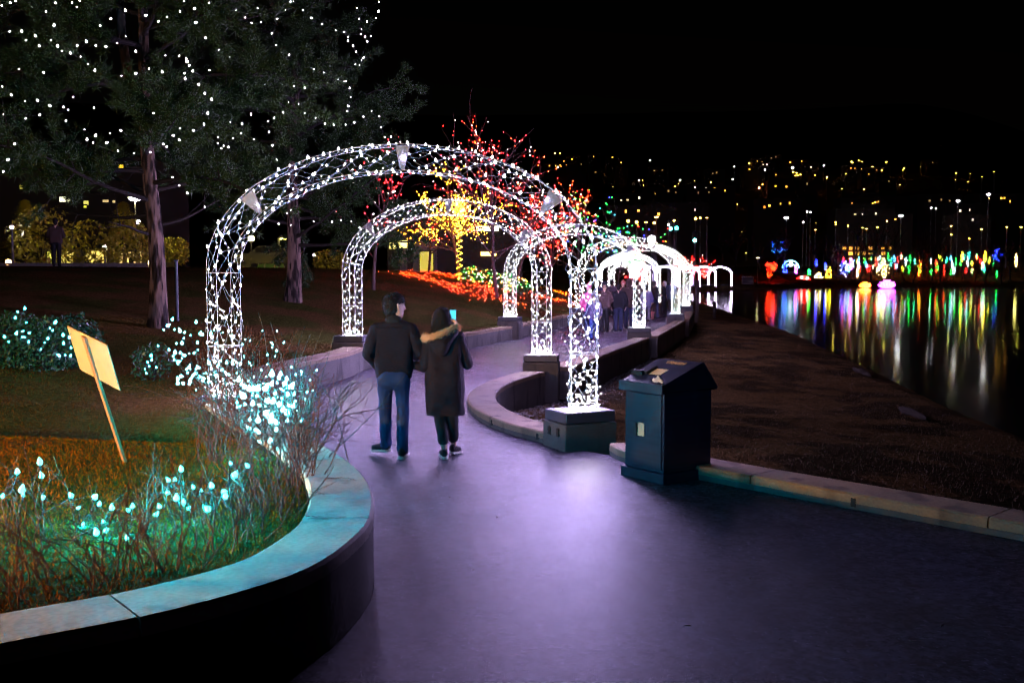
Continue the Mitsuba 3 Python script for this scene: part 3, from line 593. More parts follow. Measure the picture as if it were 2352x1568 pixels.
# tall bare tree with red lights behind the first arch
RB = (-0.584,40.519,1.046)
kt, pt = bare_tree('red_lit_tree', 'tall bare tree with red bulbs in its upper branches behind the first arch', RB, 8.6, 0.085, 3, 0.72, n_lim=13)
pt = pt[pt[:, 2] > RB[2] + 1.9]
ks = thing('light_string', 'red and white bulbs wound through the tall bare tree behind the first arch', 'string lights')
sel = pick(pt, 300); bulb_parts(ks, sel[:170], RED * 3, 0.023, boost=.7); bulb_parts(ks, sel[170:225], ORANGE * 3, 0.023, boost=.7); bulb_parts(ks, sel[225:], PALE * 3, 0.022, boost=.7)
RC = (-4.821,40.762,1.828)
kt, pt = bare_tree('red_lit_tree', 'smaller bare tree with red bulbs left of the yellow-lit tree', (RC[0], RC[1] - 6, gz(RC[0], RC[1] - 6)), 6.6, 0.07, 3, 0.6, n_lim=7)
pt = pt[pt[:, 2] > 2.6]; ks = thing('light_string', 'red and white bulbs in the smaller bare tree left of the yellow tree', 'string lights')
sel = pick(pt, 130); bulb_mass(ks, sel[:85], RED * 2, 0.034, 'red_bulbs', .6); bulb_mass(ks, sel[85:], PALE * 2, 0.034, 'white_bulbs', .6)
for P_, hh, nb, lb in (((0.318,52.0,1.774), 6.8, 230, 'spreading bare tree with red bulbs right of the tall one'), ((-4.751,57.0,1.752), 5.6, 130, 'bare tree with red bulbs left behind the yellow crown')):
    kt, pt = bare_tree('red_lit_tree', lb, (P_[0], P_[1], gz(P_[0], P_[1])), hh, .08, 3, .8, n_lim=9)
    pt = pt[pt[:, 2] > gz(P_[0], P_[1]) + 1.8]; ks = thing('light_string', 'red and a few white bulbs on the ' + lb.replace(' with red bulbs', ''), 'string lights'); sel = pick(pt, nb)
    bulb_mass(ks, sel[:int(nb * .6)], RED * 3, .027, 'red_bulbs', .6); bulb_mass(ks, sel[int(nb * .6):int(nb * .85)], ORANGE * 3, .027, 'orange_bulbs', .6); bulb_mass(ks, sel[int(nb * .85):], PALE * 2, .026, 'white_bulbs', .6)
# small yellow-lit tree
YB = (-2.48,47.0,2.286)
YB = (YB[0], YB[1], gz(YB[0], YB[1]))
kt, pt = bare_tree('yellow_lit_tree', 'small tree wound from trunk to crown in warm yellow lights on the hill top', YB, 5.8, 0.10, 3, 1.05, n_lim=15)
ks = thing('light_string', 'dense warm yellow lights wound round the small hilltop tree', 'string lights')
tr = np.array([(YB[0] + 0.13 * math.cos(t * 9), YB[1] + 0.13 * math.sin(t * 9), YB[2] + 0.05 + 2.5 * t / 6.0) for t in np.linspace(0, 6, 150)])
bulb_mass(ks, tr, YELLOW * 3, 0.026, 'trunk_bulbs', .6)
sel = pick(pt[pt[:, 2] > YB[2] + 1.6], 900); core = rng.normal(0, 1, (140, 3)) * V(0.16, 0.16, .55) + V(*YB) + V(0, 0, 3.2)
bulb_parts(ks, np.vstack([sel[:200], core[:100]]), YELLOW * 3, 0.032, boost=.6); bulb_mass(ks, np.vstack([sel[200:], core[100:]]), YELLOW * 3, 0.036, 'crown_bulbs', .6)
# strings of red and orange lights lying in bands on the slope
def ground_line(pts, n, wob=0.42, lift=0.06):
    p = np.array(pts, float); s = np.concatenate([[0], np.cumsum(np.linalg.norm(np.diff(p[:, :2], axis=0), axis=1))])
    t = np.sort(rng.uniform(0, s[-1], n)); x = np.interp(t, s, p[:, 0]) + rng.normal(0, wob, n); y = np.interp(t, s, p[:, 1]) + rng.normal(0, wob * 1.6, n)
    return np.column_stack([x, y, ground(x, y) + lift + rng.uniform(0, .12, n)])
BAND = [
 ('front band of red lights lying on the lawn slope, running down to the third arch', [(-5.22,44.154,2.001),(-4.015,42.594,1.815),(-2.96,40.844,1.557),(-2.0,39.48,1.283),(-1.356,38.315,1.066),(-0.353,38.468,0.843),(0.068,38.854,0.767)], 300, V(85, 1.1, .04)),
 ('middle loop of red lights on the slope behind the front band', [(-3.163,41.172,1.611),(-2.115,41.752,1.457),(-1.194,41.419,1.247),(-0.281,40.196,0.949),(0.156,39.559,0.797)], 110, V(85, .9, .03)),
 ('upper wide band of red lights on the slope below the coloured hedge', [(-4.491,48.792,2.043),(-3.295,48.404,1.919),(-2.152,46.508,1.701),(-1.121,45.862,1.501),(0.08,45.679,1.245)], 330, V(85, .75, .03)),
 ('red lights lying on the slope below the upper band, left of the third arch', [(-1.832,43.715,1.526),(-0.849,42.255,1.228),(0.262,42.765,0.998)], 120, V(85, .75, .03)),
 ('orange lights in a bright strip on the slope, right of the third arch leg', [(1.84,108.061,0.828),(3.506,108.494,0.492),(4.595,101.167,0.237),(3.036,51.086,0.802)], 300, V(60, 2.4, .06)),
 ('red lights on the slope under the bright orange strip', [(0.272,44.419,1.117),(0.953,44.508,0.955),(1.667,45.406,0.817),(2.708,46.23,0.589)], 150, V(85, .9, .03))]
for lab, line, n, c in BAND:
    k = thing('light_string', lab, 'string lights'); bulb_mass(k, ground_line(line, int(n * .55)), c * .9, 0.018, 'bulb_run', 2.0)
# hedge with many-coloured lights
def leaf_cloud(c, rad, n, size, sq=1.0):
    p = rng.normal(0, 1, (n, 3)); p /= np.linalg.norm(p, axis=1, keepdims=True); p *= rng.uniform(0.35, 1.0, (n, 1)) ** 0.5
    nz = 0.75 + 0.5 * meshkit.fbm(p * 2.2 + np.asarray(c), 3)[:, None]
    p = p * nz * np.asarray(rad) + np.asarray(c)
    a = rng.normal(0, 1, (n, 3)); a /= np.linalg.norm(a, axis=1, keepdims=True); b = np.cross(a, rng.normal(0, 1, (n, 3))); b /= np.linalg.norm(b, axis=1, keepdims=True)
    s = size * rng.uniform(0.6, 1.3, (n, 1)); v = np.stack([p - a * s, p + b * s * .45, p + a * s, p - b * s * .45], 1).reshape(-1, 3)
    i = 4 * np.arange(n)[:, None]; f = np.vstack([np.hstack([i, i + 1, i + 2]), np.hstack([i, i + 2, i + 3])])
    return v, f
def bush(name, label, c, rad, n, size, m='leaf', cat='shrub', group=None):
    k = thing(name, label, cat, group); c = V(*c)
    obj('foliage', leaf_cloud(c + V(0, 0, rad[2] * .8), rad, n, size), m, k, smooth=False, kind='stuff')
    st = [tube(np.array([c + V(0, 0, -.05), c + rng.normal(0, .25, 3) * V(rad[0], rad[1], 0) + V(0, 0, rad[2] * .9)]), [0.03, .012], 4) for _ in range(6)]
    obj('stems', cat_mesh(st), 'dark_wood', k, smooth=True, kind='stuff'); return k
HED = [(-1.826,46.0,2.24),(-1.111,45.5,2.158),(-0.412,45.0,2.039),(0.272,44.5,1.923)]
kh = thing('light_string', 'green, white and red bulbs scattered over the hedge by the yellow tree', 'string lights')
allp = []
for i, h in enumerate(HED):
    g = gz(h[0], h[1]); bush('hedge_shrub', ['first', 'second', 'third', 'fourth'][i] + ' low shrub from the left in the hedge covered with coloured lights', (h[0], h[1], g), (0.62, .5, .42), 500, .09)
    q = rng.normal(0, 1, (60, 3)); q[:, 1] = -abs(q[:, 1]); q[:, 2] = abs(q[:, 2]); q /= np.linalg.norm(q, axis=1, keepdims=True); allp.append(q * V(.66, .54, .62) + V(h[0], h[1], g + .12))
allp = np.vstack(allp); rng.shuffle(allp)
for c, n0, n1, nm in ((GREEN * 1.3, 0, 80, 'green_bulbs'), (PALE, 80, 140, 'white_bulbs'), (RED, 140, 175, 'red_bulbs'), (YELLOW, 175, 240, 'yellow_bulbs')): bulb_mass(kh, allp[n0:n1], c * 2.2, 0.028, nm, .8)
# coloured tree tops right of the first arch
def lit_tree(name, label, slabel, u_base, height, nb, cols, r=0.05, spread=0.75, stems=1, lo=0.25, L=2.0, boost=.6):
    b = u_base; kt, pt = bare_tree(name, label, (b[0], b[1], gz(b[0], b[1])), height, 0.09, 3, spread, n_lim=8, stems=stems)
    zb = gz(b[0], b[1]); pt = pt[pt[:, 2] > zb + lo * height]; sel = pick(pt, nb)
    ks = thing('light_string', slabel, 'string lights'); e = np.linspace(0, len(sel), len(cols) + 1).astype(int)
    for i, (c, nm) in enumerate(cols): bulb_mass(ks, sel[e[i]:e[i + 1]], c * L, r, nm + '_bulbs', boost)
R_, O_, G_, B_, W_, Y_ = (RED, 'red'), (ORANGE, 'orange'), (GREEN, 'green'), (BLUE, 'blue'), (PALE, 'white'), (YELLOW, 'yellow')
lit_tree('red_lit_tree', 'broad bare tree with red bulbs behind the third arch', 'red bulbs in the broad tree behind the third arch', (2.253,58.0,1.747), 7.6, 260, [R_, (RED, 'deep_red'), O_, W_], .036)
lit_tree('red_lit_tree', 'bare tree with red and orange bulbs above the third arch', 'red and orange bulbs in the tree above the third arch', (4.301,64.0,1.721), 9.0, 200, [R_, O_, O_, W_, G_], .040)
lit_tree('green_lit_tree', 'bare tree with green and blue bulbs right of the third arch', 'green and blue bulbs in the tree right of the third arch', (5.816,68.0,1.704), 8.8, 90, [G_, G_, B_, (V(.1, 2, 2.5), 'teal')], .055, 1.0)
lit_tree('green_lit_tree', 'bare tree with green, blue and red bulbs above the fourth arch', 'green, blue and red bulbs in the tree above the fourth arch', (7.88,74.0,1.678), 9.4, 90, [G_, B_, G_, R_, Y_], .058, 1.0)
lit_tree('red_lit_tree', 'low bare tree with red bulbs behind the arch tops near the bright lamp', 'red bulbs in the low tree near the bright lamp', (11.603,92.0,1.599), 4.0, 90, [R_, R_, W_], .06, .9)
lit_tree('red_lit_tree', 'round red-lit tree above the far row of white arches', 'red bulbs covering the round tree above the far row of arches', (27.939,150.0,2.326), 8.2, 300, [R_, R_, (RED, 'deep_red'), W_], .065, .8, lo=.3, boost=2)
lit_tree('red_lit_tree', 'small teardrop-shaped red-lit tree on the far shore', 'red bulbs covering the small tree at the far shore', (57.339,222.0,1.807), 6.0, 170, [R_, R_, (RED, 'deep_red'), O_], .095, .7, lo=.2, L=2.5, boost=5)
lit_tree('blue_lit_tree', 'sparse far tree with dim blue bulbs below the white floodlamps', 'dim blue bulbs in the sparse far tree', (68.771,260.0,6.522), 9, 50, [(BLUE * .6, 'blue'), (V(.1, 1.2, 3), 'light_blue')], .13, .9, lo=.4, L=1.2)

# left foreground: twig shrubs, cyan bulbs
def twig_shrub(label, x, y, h, n, spread, m='twig', group='bare twig shrubs in the left foreground bed', lean=(0, 0)):
    k = thing('twig_shrub', label, 'shrub', group); ms = []; tips = []; z0 = gz(x, y)
    for i in range(n):
        a = rng.uniform(0, 2 * math.pi); o = V(x + 0.10 * math.cos(a) * rng.uniform(0, 1.6), y + .10 * math.sin(a) * rng.uniform(0, 1.6), z0 - 0.03)
        q, rr = limb(o, (spread * math.cos(a) * rng.uniform(.2, 1) + lean[0], spread * math.sin(a) * rng.uniform(.2, 1) + lean[1], 1), h * rng.uniform(0.6, 1.08), 0.0052, 0.0018, 0.52, 0.0, 9)
        ms.append(tube(q, rr, 4, cap=False)); tips.append(q)
        for j in (2, 3, 4, 5, 6, 7):
            if rng.uniform() < 0.8:
                q2, r2 = limb(q[j], (q[j] - q[j - 1]) / np.linalg.norm(q[j] - q[j - 1]) + rng.normal(0, .55, 3), h * rng.uniform(.14, .34), 0.0028, 0.0012, 0.35, 0.05, 4); ms.append(tube(q2, r2, 3, cap=False))
    obj('twigs', cat_mesh(ms), m, k, smooth=True, kind='stuff'); return np.vstack(tips)
SH = [(-1.75, 8.05, 1.0, 30, .42), (-1.62, 7.35, .92, 18, .42), (-1.50, 6.55, .75, 9, .36), (-1.98, 8.7, 1.0, 26, .5), (-2.35, 9.1, 1.12, 34, .5), (-2.15, 7.7, .85, 18, .42), (-2.75, 9.7, 1.1, 30, .5), (-3.0, 10.5, 1.15, 30, .45), (-2.5, 8.3, .9, 16, .4)]
SL = ['twig shrub at the outer bend of the planter wall, reaching over the footpath', 'twig shrub on the inside of the planter bend, before the cyan cluster', 'low twig shrub near the joint of the planter wall coping', 'twig shrub carrying the big right-hand cyan light cluster', 'dense twig shrub between the two cyan light clusters', 'thin twig shrub in front of the right cyan cluster', 'dense twig shrub left of the first arch leg under the left cyan cluster', 'tall twig shrub at the foot of the first arch left leg', 'thin reddish twig shrub below the left cyan cluster']
for (x, y, h, n, sp), lb in zip(SH, SL): twig_shrub(lb, x, y, h, n, sp, group=None)
LOWT = [(-2.394,4.644),(-2.398,4.911),(-2.12,4.774),(-2.074,5.056),(-1.991,5.291),(-1.773,5.132),(-1.714,5.46),(-1.62,5.733),(-1.517,5.931),(-1.514,6.37),(-2.596,5.639),(-2.268,5.83),(-2.939,5.931),(-2.006,6.143),(-1.772,6.49)]
for x, y in LOWT: twig_shrub('thin bare reddish twig clump in the lower left bed, inside the planter wall', x, y, rng.uniform(.45, .68), 7, .45, group='thin twig clumps in the lower left bed')
gp = []
for i in range(24):
    x, y = (-1.95, 8.15) if i % 2 else (-1.72, 7.7); q, rr = limb((x + rng.normal(0, .16), y + rng.normal(0, .2), gz(x, y)), (rng.normal(0.12, .35), rng.normal(0, .3), 1), rng.uniform(.7, 1.3), .006, .0015, .25, -.35, 8); gp.append(tube(q, rr, 3, cap=False))
k = thing('ornamental_grass', 'clump of long arching grass blades glowing cyan behind the right light cluster', 'grass'); obj('blades', cat_mesh(gp), 'twig_pale', k, smooth=True, kind='stuff')
CY_R = [(-2.096,7.75,1.042),(-2.126,8.35,0.894),(-2.148,8.1,0.809),(-2.017,7.85,0.834),(-2.247,8.45,0.683),(-2.125,8.2,0.709),(-2.036,7.95,0.728),(-2.098,8.55,0.556),(-2.072,8.3,0.832),(-1.968,8.05,0.842),(-1.904,7.8,0.839),(-1.998,8.4,0.73),(-1.944,8.15,0.713),(-1.946,7.9,0.982),(-2.054,8.5,0.901),(-1.943,8.25,0.912),(-1.806,8.0,0.936),(-1.718,7.75,0.962),(-1.921,8.35,1.08),(-1.838,8.1,1.141),(-1.758,7.85,1.103),(-1.915,8.45,0.969),(-1.807,8.2,1.003),(-1.856,7.95,1.194),(-2.006,8.55,1.103),(-2.011,8.3,1.155),(-1.956,8.05,1.103),(-1.931,7.8,1.125),(-2.098,8.4,1.025),(-2.081,8.15,1.052),(-2.042,7.9,1.081),(-2.223,8.5,1.008),(-2.188,8.25,1.037),(-2.06,8.0,1.021),(-1.794,7.75,0.933),(-1.899,8.35,0.82),(-1.843,8.1,0.797),(-2.059,7.85,0.969),(-2.236,8.45,0.529),(-2.089,8.2,0.611),(-1.904,7.95,1.038),(-2.302,8.55,1.027),(-2.264,8.3,1.073),(-2.22,8.05,1.138)]
CY_L = [(-3.382,9.9,1.547),(-3.567,10.5,1.412),(-3.282,9.96,1.413),(-3.489,10.56,1.316),(-3.345,10.02,1.424),(-3.329,10.62,1.358),(-3.138,10.08,1.384),(-3.392,10.68,1.48),(-3.442,10.14,1.194),(-3.708,10.74,1.178),(-3.486,10.2,1.159),(-3.611,10.8,1.142),(-3.378,10.26,1.162),(-3.48,10.86,1.137),(-3.483,10.32,1.089),(-3.678,10.92,1.012),(-3.368,10.38,1.007),(-3.578,10.98,0.966),(-3.327,10.44,0.955),(-3.185,9.9,0.988),(-3.317,10.5,0.903),(-3.335,9.96,0.981),(-3.56,10.56,0.881),(-3.379,10.02,0.894),(-3.519,10.62,0.828),(-3.274,10.08,0.902),(-3.477,10.68,0.813),(-3.166,10.14,0.911),(-3.33,10.74,0.87),(-3.114,10.2,1.084),(-3.409,10.8,0.983),(-3.559,10.26,1.467),(-3.669,10.86,1.24),(-3.267,10.32,1.286),(-3.338,10.92,0.811),(-3.111,10.38,0.946),(-3.262,10.98,0.723),(-3.051,10.44,1.001),(-2.822,9.9,0.995),(-3.021,10.5,1.058),(-2.996,9.96,0.776),(-3.257,10.56,0.943),(-3.506,10.02,1.439),(-3.525,10.62,1.257),(-3.258,10.08,0.947),(-3.403,10.68,0.979),(-3.321,10.14,0.993),(-3.376,10.74,0.894)]
CY_S = [(-2.775,5.35,0.792),(-2.928,5.83,0.827),(-2.697,5.41,0.81),(-2.927,5.89,0.678),(-2.62,5.47,0.953),(-2.842,5.95,0.779),(-2.643,5.53,0.749),(-2.691,6.01,0.646),(-2.473,5.59,0.672),(-2.656,6.07,0.447),(-2.4,5.65,0.722),(-2.575,6.13,0.564),(-2.326,5.71,0.641),(-2.571,6.19,0.421),(-2.392,5.77,0.492),(-2.087,5.35,0.717),(-2.253,5.83,0.621),(-2.124,5.41,0.545),(-2.139,5.89,0.559),(-1.961,5.47,0.706),(-2.089,5.95,0.68),(-1.928,5.53,0.843),(-2.058,6.01,0.743),(-1.876,5.59,0.89),(-2.002,6.07,0.556),(-1.93,5.65,0.711),(-2.051,6.13,0.572),(-1.848,5.71,0.764),(-1.959,6.19,0.638),(-1.76,5.77,0.757),(-1.651,5.35,0.722),(-1.714,5.83,0.712),(-1.577,5.41,0.776),(-1.681,5.89,0.868),(-1.465,5.47,0.936),(-1.682,5.95,0.784),(-2.342,5.53,0.54)]
string_thing('cyan bulbs strung low among twigs in the lower left foreground', CY_S, V(.0002, .48, 1.0) * 2400, 0.0150, 0.7, 2.2, 0.003)
string_thing('bright cluster of large cyan bulbs in the shrub at the planter bend', CY_R, V(.012, .68, 1.0) * 340, 0.0225, 0.35, 1.0)
string_thing('cluster of cyan bulbs in the shrub left of the first arch leg', CY_L, V(.008, .67, 1.0) * 230, 0.0165, 0.35, 1.0)
xt = [V(rng.uniform(-3.35, -2.35), rng.uniform(9.7, 11.2), rng.uniform(.65, 1.45)) for _ in range(55)]
string_thing('tiny cyan bulbs filling the shrub round the first arch left foot', xt, V(.008, .67, 1.0) * 260, 0.0105, 0.3, 1.0)
xt = [V(-1.95, 8.1, 1.02) + rng.uniform(-1, 1, 3) * V(.34, .36, .26) for _ in range(50)]
string_thing('tiny cyan bulbs scattered among the large ones at the planter bend', xt, V(.008, .67, 1.0) * 260, 0.0085, 0.25, 1.0)
HGB = [(-6.815,13.667,0.733),(-6.457,13.667,0.685),(-6.395,14.338,0.671),(-5.101,14.054,0.511)]
for b, lb in zip(HGB, ('leftmost leafy shrub with a net of teal lights at the left edge', 'leafy shrub with teal lights, second from the left edge', 'leafy shrub with teal lights beside the tilted sign board', 'small leafy shrub glowing green between the sign and the big cyan shrubs')):
    bush('leafy_shrub', lb, b, (.50, .45, .42) if b is not HGB[3] else (.3, .3, .3), 1500 if b is not HGB[3] else 350, .036)
TEAL = [(-6.053,12.2,1.539),(-6.089,12.44,1.566),(-6.331,12.68,1.438),(-6.305,12.92,1.371),(-6.034,13.16,1.368),(-5.677,12.36,1.389),(-5.853,12.6,1.312),(-5.937,12.84,1.271),(-6.682,13.08,1.171),(-6.125,12.28,1.262),(-6.176,12.52,1.207),(-6.257,12.76,1.192),(-6.324,13.0,1.11),(-5.931,12.2,1.277),(-6.131,12.44,1.285),(-5.926,12.68,1.178),(-6.078,12.92,1.11),(-5.943,13.16,1.186),(-5.581,12.36,1.135),(-5.594,12.6,1.063),(-5.719,12.84,1.177),(-5.982,13.08,0.941),(-5.598,12.28,0.988),(-5.943,12.52,1.051),(-6.464,12.76,1.136),(-5.784,13.0,0.929),(-5.49,12.2,1.003)]
string_thing('teal bulbs netted over the leafy shrubs at the left edge', TEAL, V(.012, .95, .80) * 42, 0.016, 0.4, 1.0)
string_thing('few teal bulbs in the small green shrub behind the sign', [(-4.001,11.0,1.093),(-3.994,11.0,1.045),(-4.035,11.0,1.021),(-4.019,11.0,0.98),(-3.947,11.0,0.964),(-4.069,11.0,0.948),(-4.054,11.0,0.899),(-3.917,11.0,1.206)], V(.012, 1.0, .70) * 42, 0.014, 0.3, 1.0)

# grass blades and litter
def blades(name, label, pts, h, w, m):
    n = len(pts); p = np.column_stack([pts, ground(pts[:, 0], pts[:, 1]) - 0.004]); a = rng.uniform(0, 2 * np.pi, n); s = np.stack([np.cos(a), np.sin(a), 0 * a], 1) * w
    l = rng.normal(0, .55, (n, 3)) * V(1, 1, 0) + V(0, 0, 1); l *= (h * rng.uniform(.4, 1.2, n) / np.linalg.norm(l, axis=1))[:, None]
    v = np.stack([p - s, p + s, p + l], 1).reshape(-1, 3); obj(name, (v, np.arange(3 * n).reshape(-1, 3)), m, smooth=False, kind='stuff'); tag(name, label, 'grass')
q = np.column_stack([rng.uniform(-9, -0.9, 150000), 4.0 + 18 * rng.uniform(0, 1, 150000) ** 1.5]); ok = shapely.contains_xy(LEFT_POLY, q[:, 0], q[:, 1]) & (shapely.distance(LEFT_LS, shapely.points(q)) > .47)
q2 = np.column_stack([rng.uniform(-7, -0.9, 90000), rng.uniform(3.8, 9.6, 90000)]); ok2 = shapely.contains_xy(LEFT_POLY, q2[:, 0], q2[:, 1]) & (shapely.distance(LEFT_LS, shapely.points(q2)) > .46)
blades('bed_grass', 'straw-coloured winter grass in the bed inside the planter wall', q2[ok2][:50000], .032, .0050, 'straw')
blades('lawn_grass', 'short dry lawn grass in the bed and on the slope at left', q[ok][:70000], .045, .004, 'grass_blade')
q = np.column_stack([rng.uniform(0.5, 9.5, 90000), 3 + 42 * rng.uniform(0, 1, 90000) ** 1.4]); ok = shapely.contains_xy(LAKE_POLY, q[:, 0], q[:, 1]) | shapely.contains_xy(PATH_POLY, q[:, 0], q[:, 1]) | shapely.contains_xy(LEFT_POLY, q[:, 0], q[:, 1]) | (shapely.distance(RIGHT_LS, shapely.points(q)) < .5)
blades('bank_grass', 'flattened brown winter grass on the lake bank at right', q[~ok][:45000], .05, .005, 'dry_blade')
q = np.column_stack([rng.uniform(-.4, 4.2, 60000), rng.uniform(11.5, 29, 60000)]); dd = shapely.distance(RIGHT_LS, shapely.points(q)); bad = shapely.contains_xy(PATH_POLY, q[:, 0], q[:, 1]) | shapely.contains_xy(LEFT_POLY, q[:, 0], q[:, 1]); ok = ~bad & (dd > .47) & (dd < .5 + 1.0 * rng.uniform(0, 1, len(q)) ** 2)
q = q[ok][:9000]; n = len(q); p = np.column_stack([q, ground(q[:, 0], q[:, 1]) + .006]); e = rng.normal(0, .02, (n, 3, 3)) * V(1, 1, .5)
obj('stone_chips', ((p[:, None] + e).reshape(-1, 3), np.arange(3 * n).reshape(-1, 3)), 'chips', smooth=False, kind='stuff'); tag('stone_chips', 'pale wet stone chips along the foot of the lake-side walls', 'gravel')
q = np.column_stack([rng.uniform(-3.4, 3, 260), rng.uniform(4, 22, 260)]); ok = shapely.contains_xy(PATH_POLY, q[:, 0], q[:, 1]); q = q[ok]; n = len(q); p = np.column_stack([q, np.full(n, .012)]); e = rng.normal(0, .014, (n, 3, 3)) * V(1, 1, .4)
obj('leaf_litter', ((p[:, None] + e).reshape(-1, 3), np.arange(3 * n).reshape(-1, 3)), 'dry_blade', smooth=False, kind='stuff'); tag('leaf_litter', 'tiny scattered leaf bits on the footpath', 'leaves')
for (a, b), lb in zip((((9.829,28.481,-0.72),(9.683,26.752,-0.72)), ((7.837,19.957,-0.7),(7.76,18.502,-0.7))), ('pale driftwood log lying at the water edge', 'nearer driftwood log at the water edge, right part of the photo')):
    qq = np.linspace(V(*a), V(*b), 7) + rng.normal(0, .02, (7, 3)); obj(thing('driftwood_log', lb, 'log'), tube(qq, [.05, .075, .08, .075, .07, .06, .03], 8), 'log', smooth=True)

# ---------------------------------------------------------------- trash bin
BO, BU, BV = V(1.445, 9.39), V(-0.577, 0.817), V(0.817, 0.577)
RB_ = np.array([[BU[0], BV[0], 0], [BU[1], BV[1], 0], [0, 0, 1.0]])       # columns: local x (along the front), local y (to the back), z
def bl(p): p = np.atleast_2d(np.asarray(p, float)); return p @ RB_.T + V(BO[0], BO[1], 0)
def bbox(x0, x1, y0, y1, z0, z1, ch=0.006):
    v, f = box(x1 - x0, y1 - y0, z1 - z0, ((x0 + x1) / 2, (y0 + y1) / 2, (z0 + z1) / 2), ch); return bl(v), f[:, ::-1]
kb = thing('trash_bin', 'dark blue trash bin with sloping lid marked TRASH, standing by the kerb', 'trash bin')
obj('bin_body', bbox(0.0, .55, .0, .64, .10, .90), 'bin_paint', kb)
obj('base_board', bbox(-.03, .58, -.03, .67, .0, .10), 'bin_paint', kb)
pr = [(-.035, .885), (.64, .885), (.685, .87), (.70, .895), (.503, 1.144), (.47, 1.142), (-.035, .952)]
v_ = np.array([[x, y, z] for x in (-.025, .575) for y, z in pr]); n_ = len(pr)
f_ = [[0, i, i + 1] for i in range(1, n_ - 1)] + [[n_, n_ + i + 1, n_ + i] for i in range(1, n_ - 1)] + [q for i in range(n_) for q in ([i, i + n_, (i + 1) % n_], [(i + 1) % n_, i + n_, (i + 1) % n_ + n_])]
tm_ = trimesh.Trimesh(bl(v_), f_, process=False); tm_.fix_normals()
obj('lid', (np.array(tm_.vertices), np.array(tm_.faces)), 'bin_paint', kb, smooth=False)
obj('lid_lip', bbox(-.032, .582, -.062, -.034, .862, .958), 'bin_paint', kb)
obj('door_panel', bbox(.025, .525, -.014, -.001, .13, .85, .004), 'bin_paint', kb)
SA, SB = V(0, -.035, .952), V(0, .47, 1.142); SN = np.cross(SB - SA, V(1, 0, 0)); SN /= np.linalg.norm(SN); SN = SN if SN[2] > 0 else -SN
def slope(tx, t, lift=0.0): return SA + (SB - SA) * t + V(.575 - tx * .6, 0, 0) + SN * lift
def slab_on(corners, name, m, th, parent=kb, **kw):
    c = np.array(corners); q = np.vstack([c + SN * .001, c + SN * th]); tmm = trimesh.Trimesh(bl(q), [[0, 1, 2], [0, 2, 3], [4, 6, 5], [4, 7, 6], [0, 4, 5], [0, 5, 1], [1, 5, 6], [1, 6, 2], [2, 6, 7], [2, 7, 3], [3, 7, 4], [3, 4, 0]], process=False); tmm.fix_normals()
    return obj(name, (np.array(tmm.vertices), np.array(tmm.faces)), m, parent, smooth=False, **kw)
slab_on([slope(.34, .36), slope(.60, .36), slope(.60, .60), slope(.34, .60)], 'lid_label', 'bin_label', .004, label='cream label on the sloping lid')
slab_on([slope(.12, .34), slope(.32, .34), slope(.32, .62), slope(.12, .62)], 'handle_plate', 'black_plastic', .03)
slab_on([slope(.02, .27), slope(.26, .27), slope(.26, .34), slope(.02, .34)], 'handle_plate', 'black_plastic', .045)
tx = meshkit.text_mesh('TRASH', .052, .003, bold=True); tv = np.array(tx.vertices); w_ = tv[:, 0].max(); es = (SB - SA) / np.linalg.norm(SB - SA)
tl = slope(.5, .84)[None] - V(1, 0, 0)[None] * (tv[:, :1] - w_ / 2) * 1.15 + es[None] * tv[:, 1:2] * 1.0 + SN[None] * (tv[:, 2:3] + .001)
obj('lettering', (bl(tl), np.array(tx.faces)), 'orange_print', kb, smooth=False, label='orange letters reading TRASH')
obj('door_label', bbox(.255, .345, -.022, -.0145, .43, .56, .001), 'bin_label', kb, label='cream label on the front door')
obj('door_handle', bbox(.350, .395, -.038, -.0145, .425, .555, .004), 'black_plastic', kb)
nb = blob([[(slope(.72, .08, .022), .020), (slope(.80, .06, .03), .022)], [(slope(.80, .07, .035), .016), (slope(.90, .08, .02), .017)], [(slope(.8, .12, .05), .012), (slope(.84, .1, .03), .012)]], .008, 2, .010, 40)
obj(thing('paper_napkin', 'crumpled pinkish paper napkin lying on the lid of the trash bin', 'napkin'), (bl(np.array(nb.vertices)), np.array(nb.faces)[:, ::-1]), 'napkin', smooth=False)

# ---------------------------------------------------------------- tilted sign on a stake, slim posts
TL, TR, BR, BL_ = [V(*q) for q in ((-3.484,7.78,1.599),(-2.979,7.3,1.48),(-2.971,7.5,1.121),(-3.476,7.98,1.236))]
ks = thing('sign', 'blank-backed square board sign leaning on a wooden stake in the left lawn, lit orange', 'sign')
nn = np.cross(TR - TL, BL_ - TL); nn /= np.linalg.norm(nn); nn = nn if nn[1] < 0 else -nn
c4 = np.array([TL, TR, BR, BL_]); q = np.vstack([c4, c4 - nn * .008]); tmm = trimesh.Trimesh(q, [[0, 1, 2], [0, 2, 3], [4, 6, 5], [4, 7, 6], [0, 4, 5], [0, 5, 1], [1, 5, 6], [1, 6, 2], [2, 6, 7], [2, 7, 3], [3, 7, 4], [3, 4, 0]], process=False); tmm.fix_normals()
obj('board', (np.array(tmm.vertices), np.array(tmm.faces)), 'sign_board', ks, smooth=False)
top = (TL * .53 + TR * .47) + (BL_ - TL) * .06 + nn * .012; bot = V(*(-3.207,8.181,0.42))
ax = bot - top; ln = np.linalg.norm(ax); ax /= ln; sx = np.cross(ax, nn); sx /= np.linalg.norm(sx); sn = np.cross(sx, ax)
R = np.stack([-sx, sn, ax], 1); obj('stake', box(.052, .022, ln + .12, (top + bot) / 2 + ax * .05, .002, R), 'sign_stake', ks)
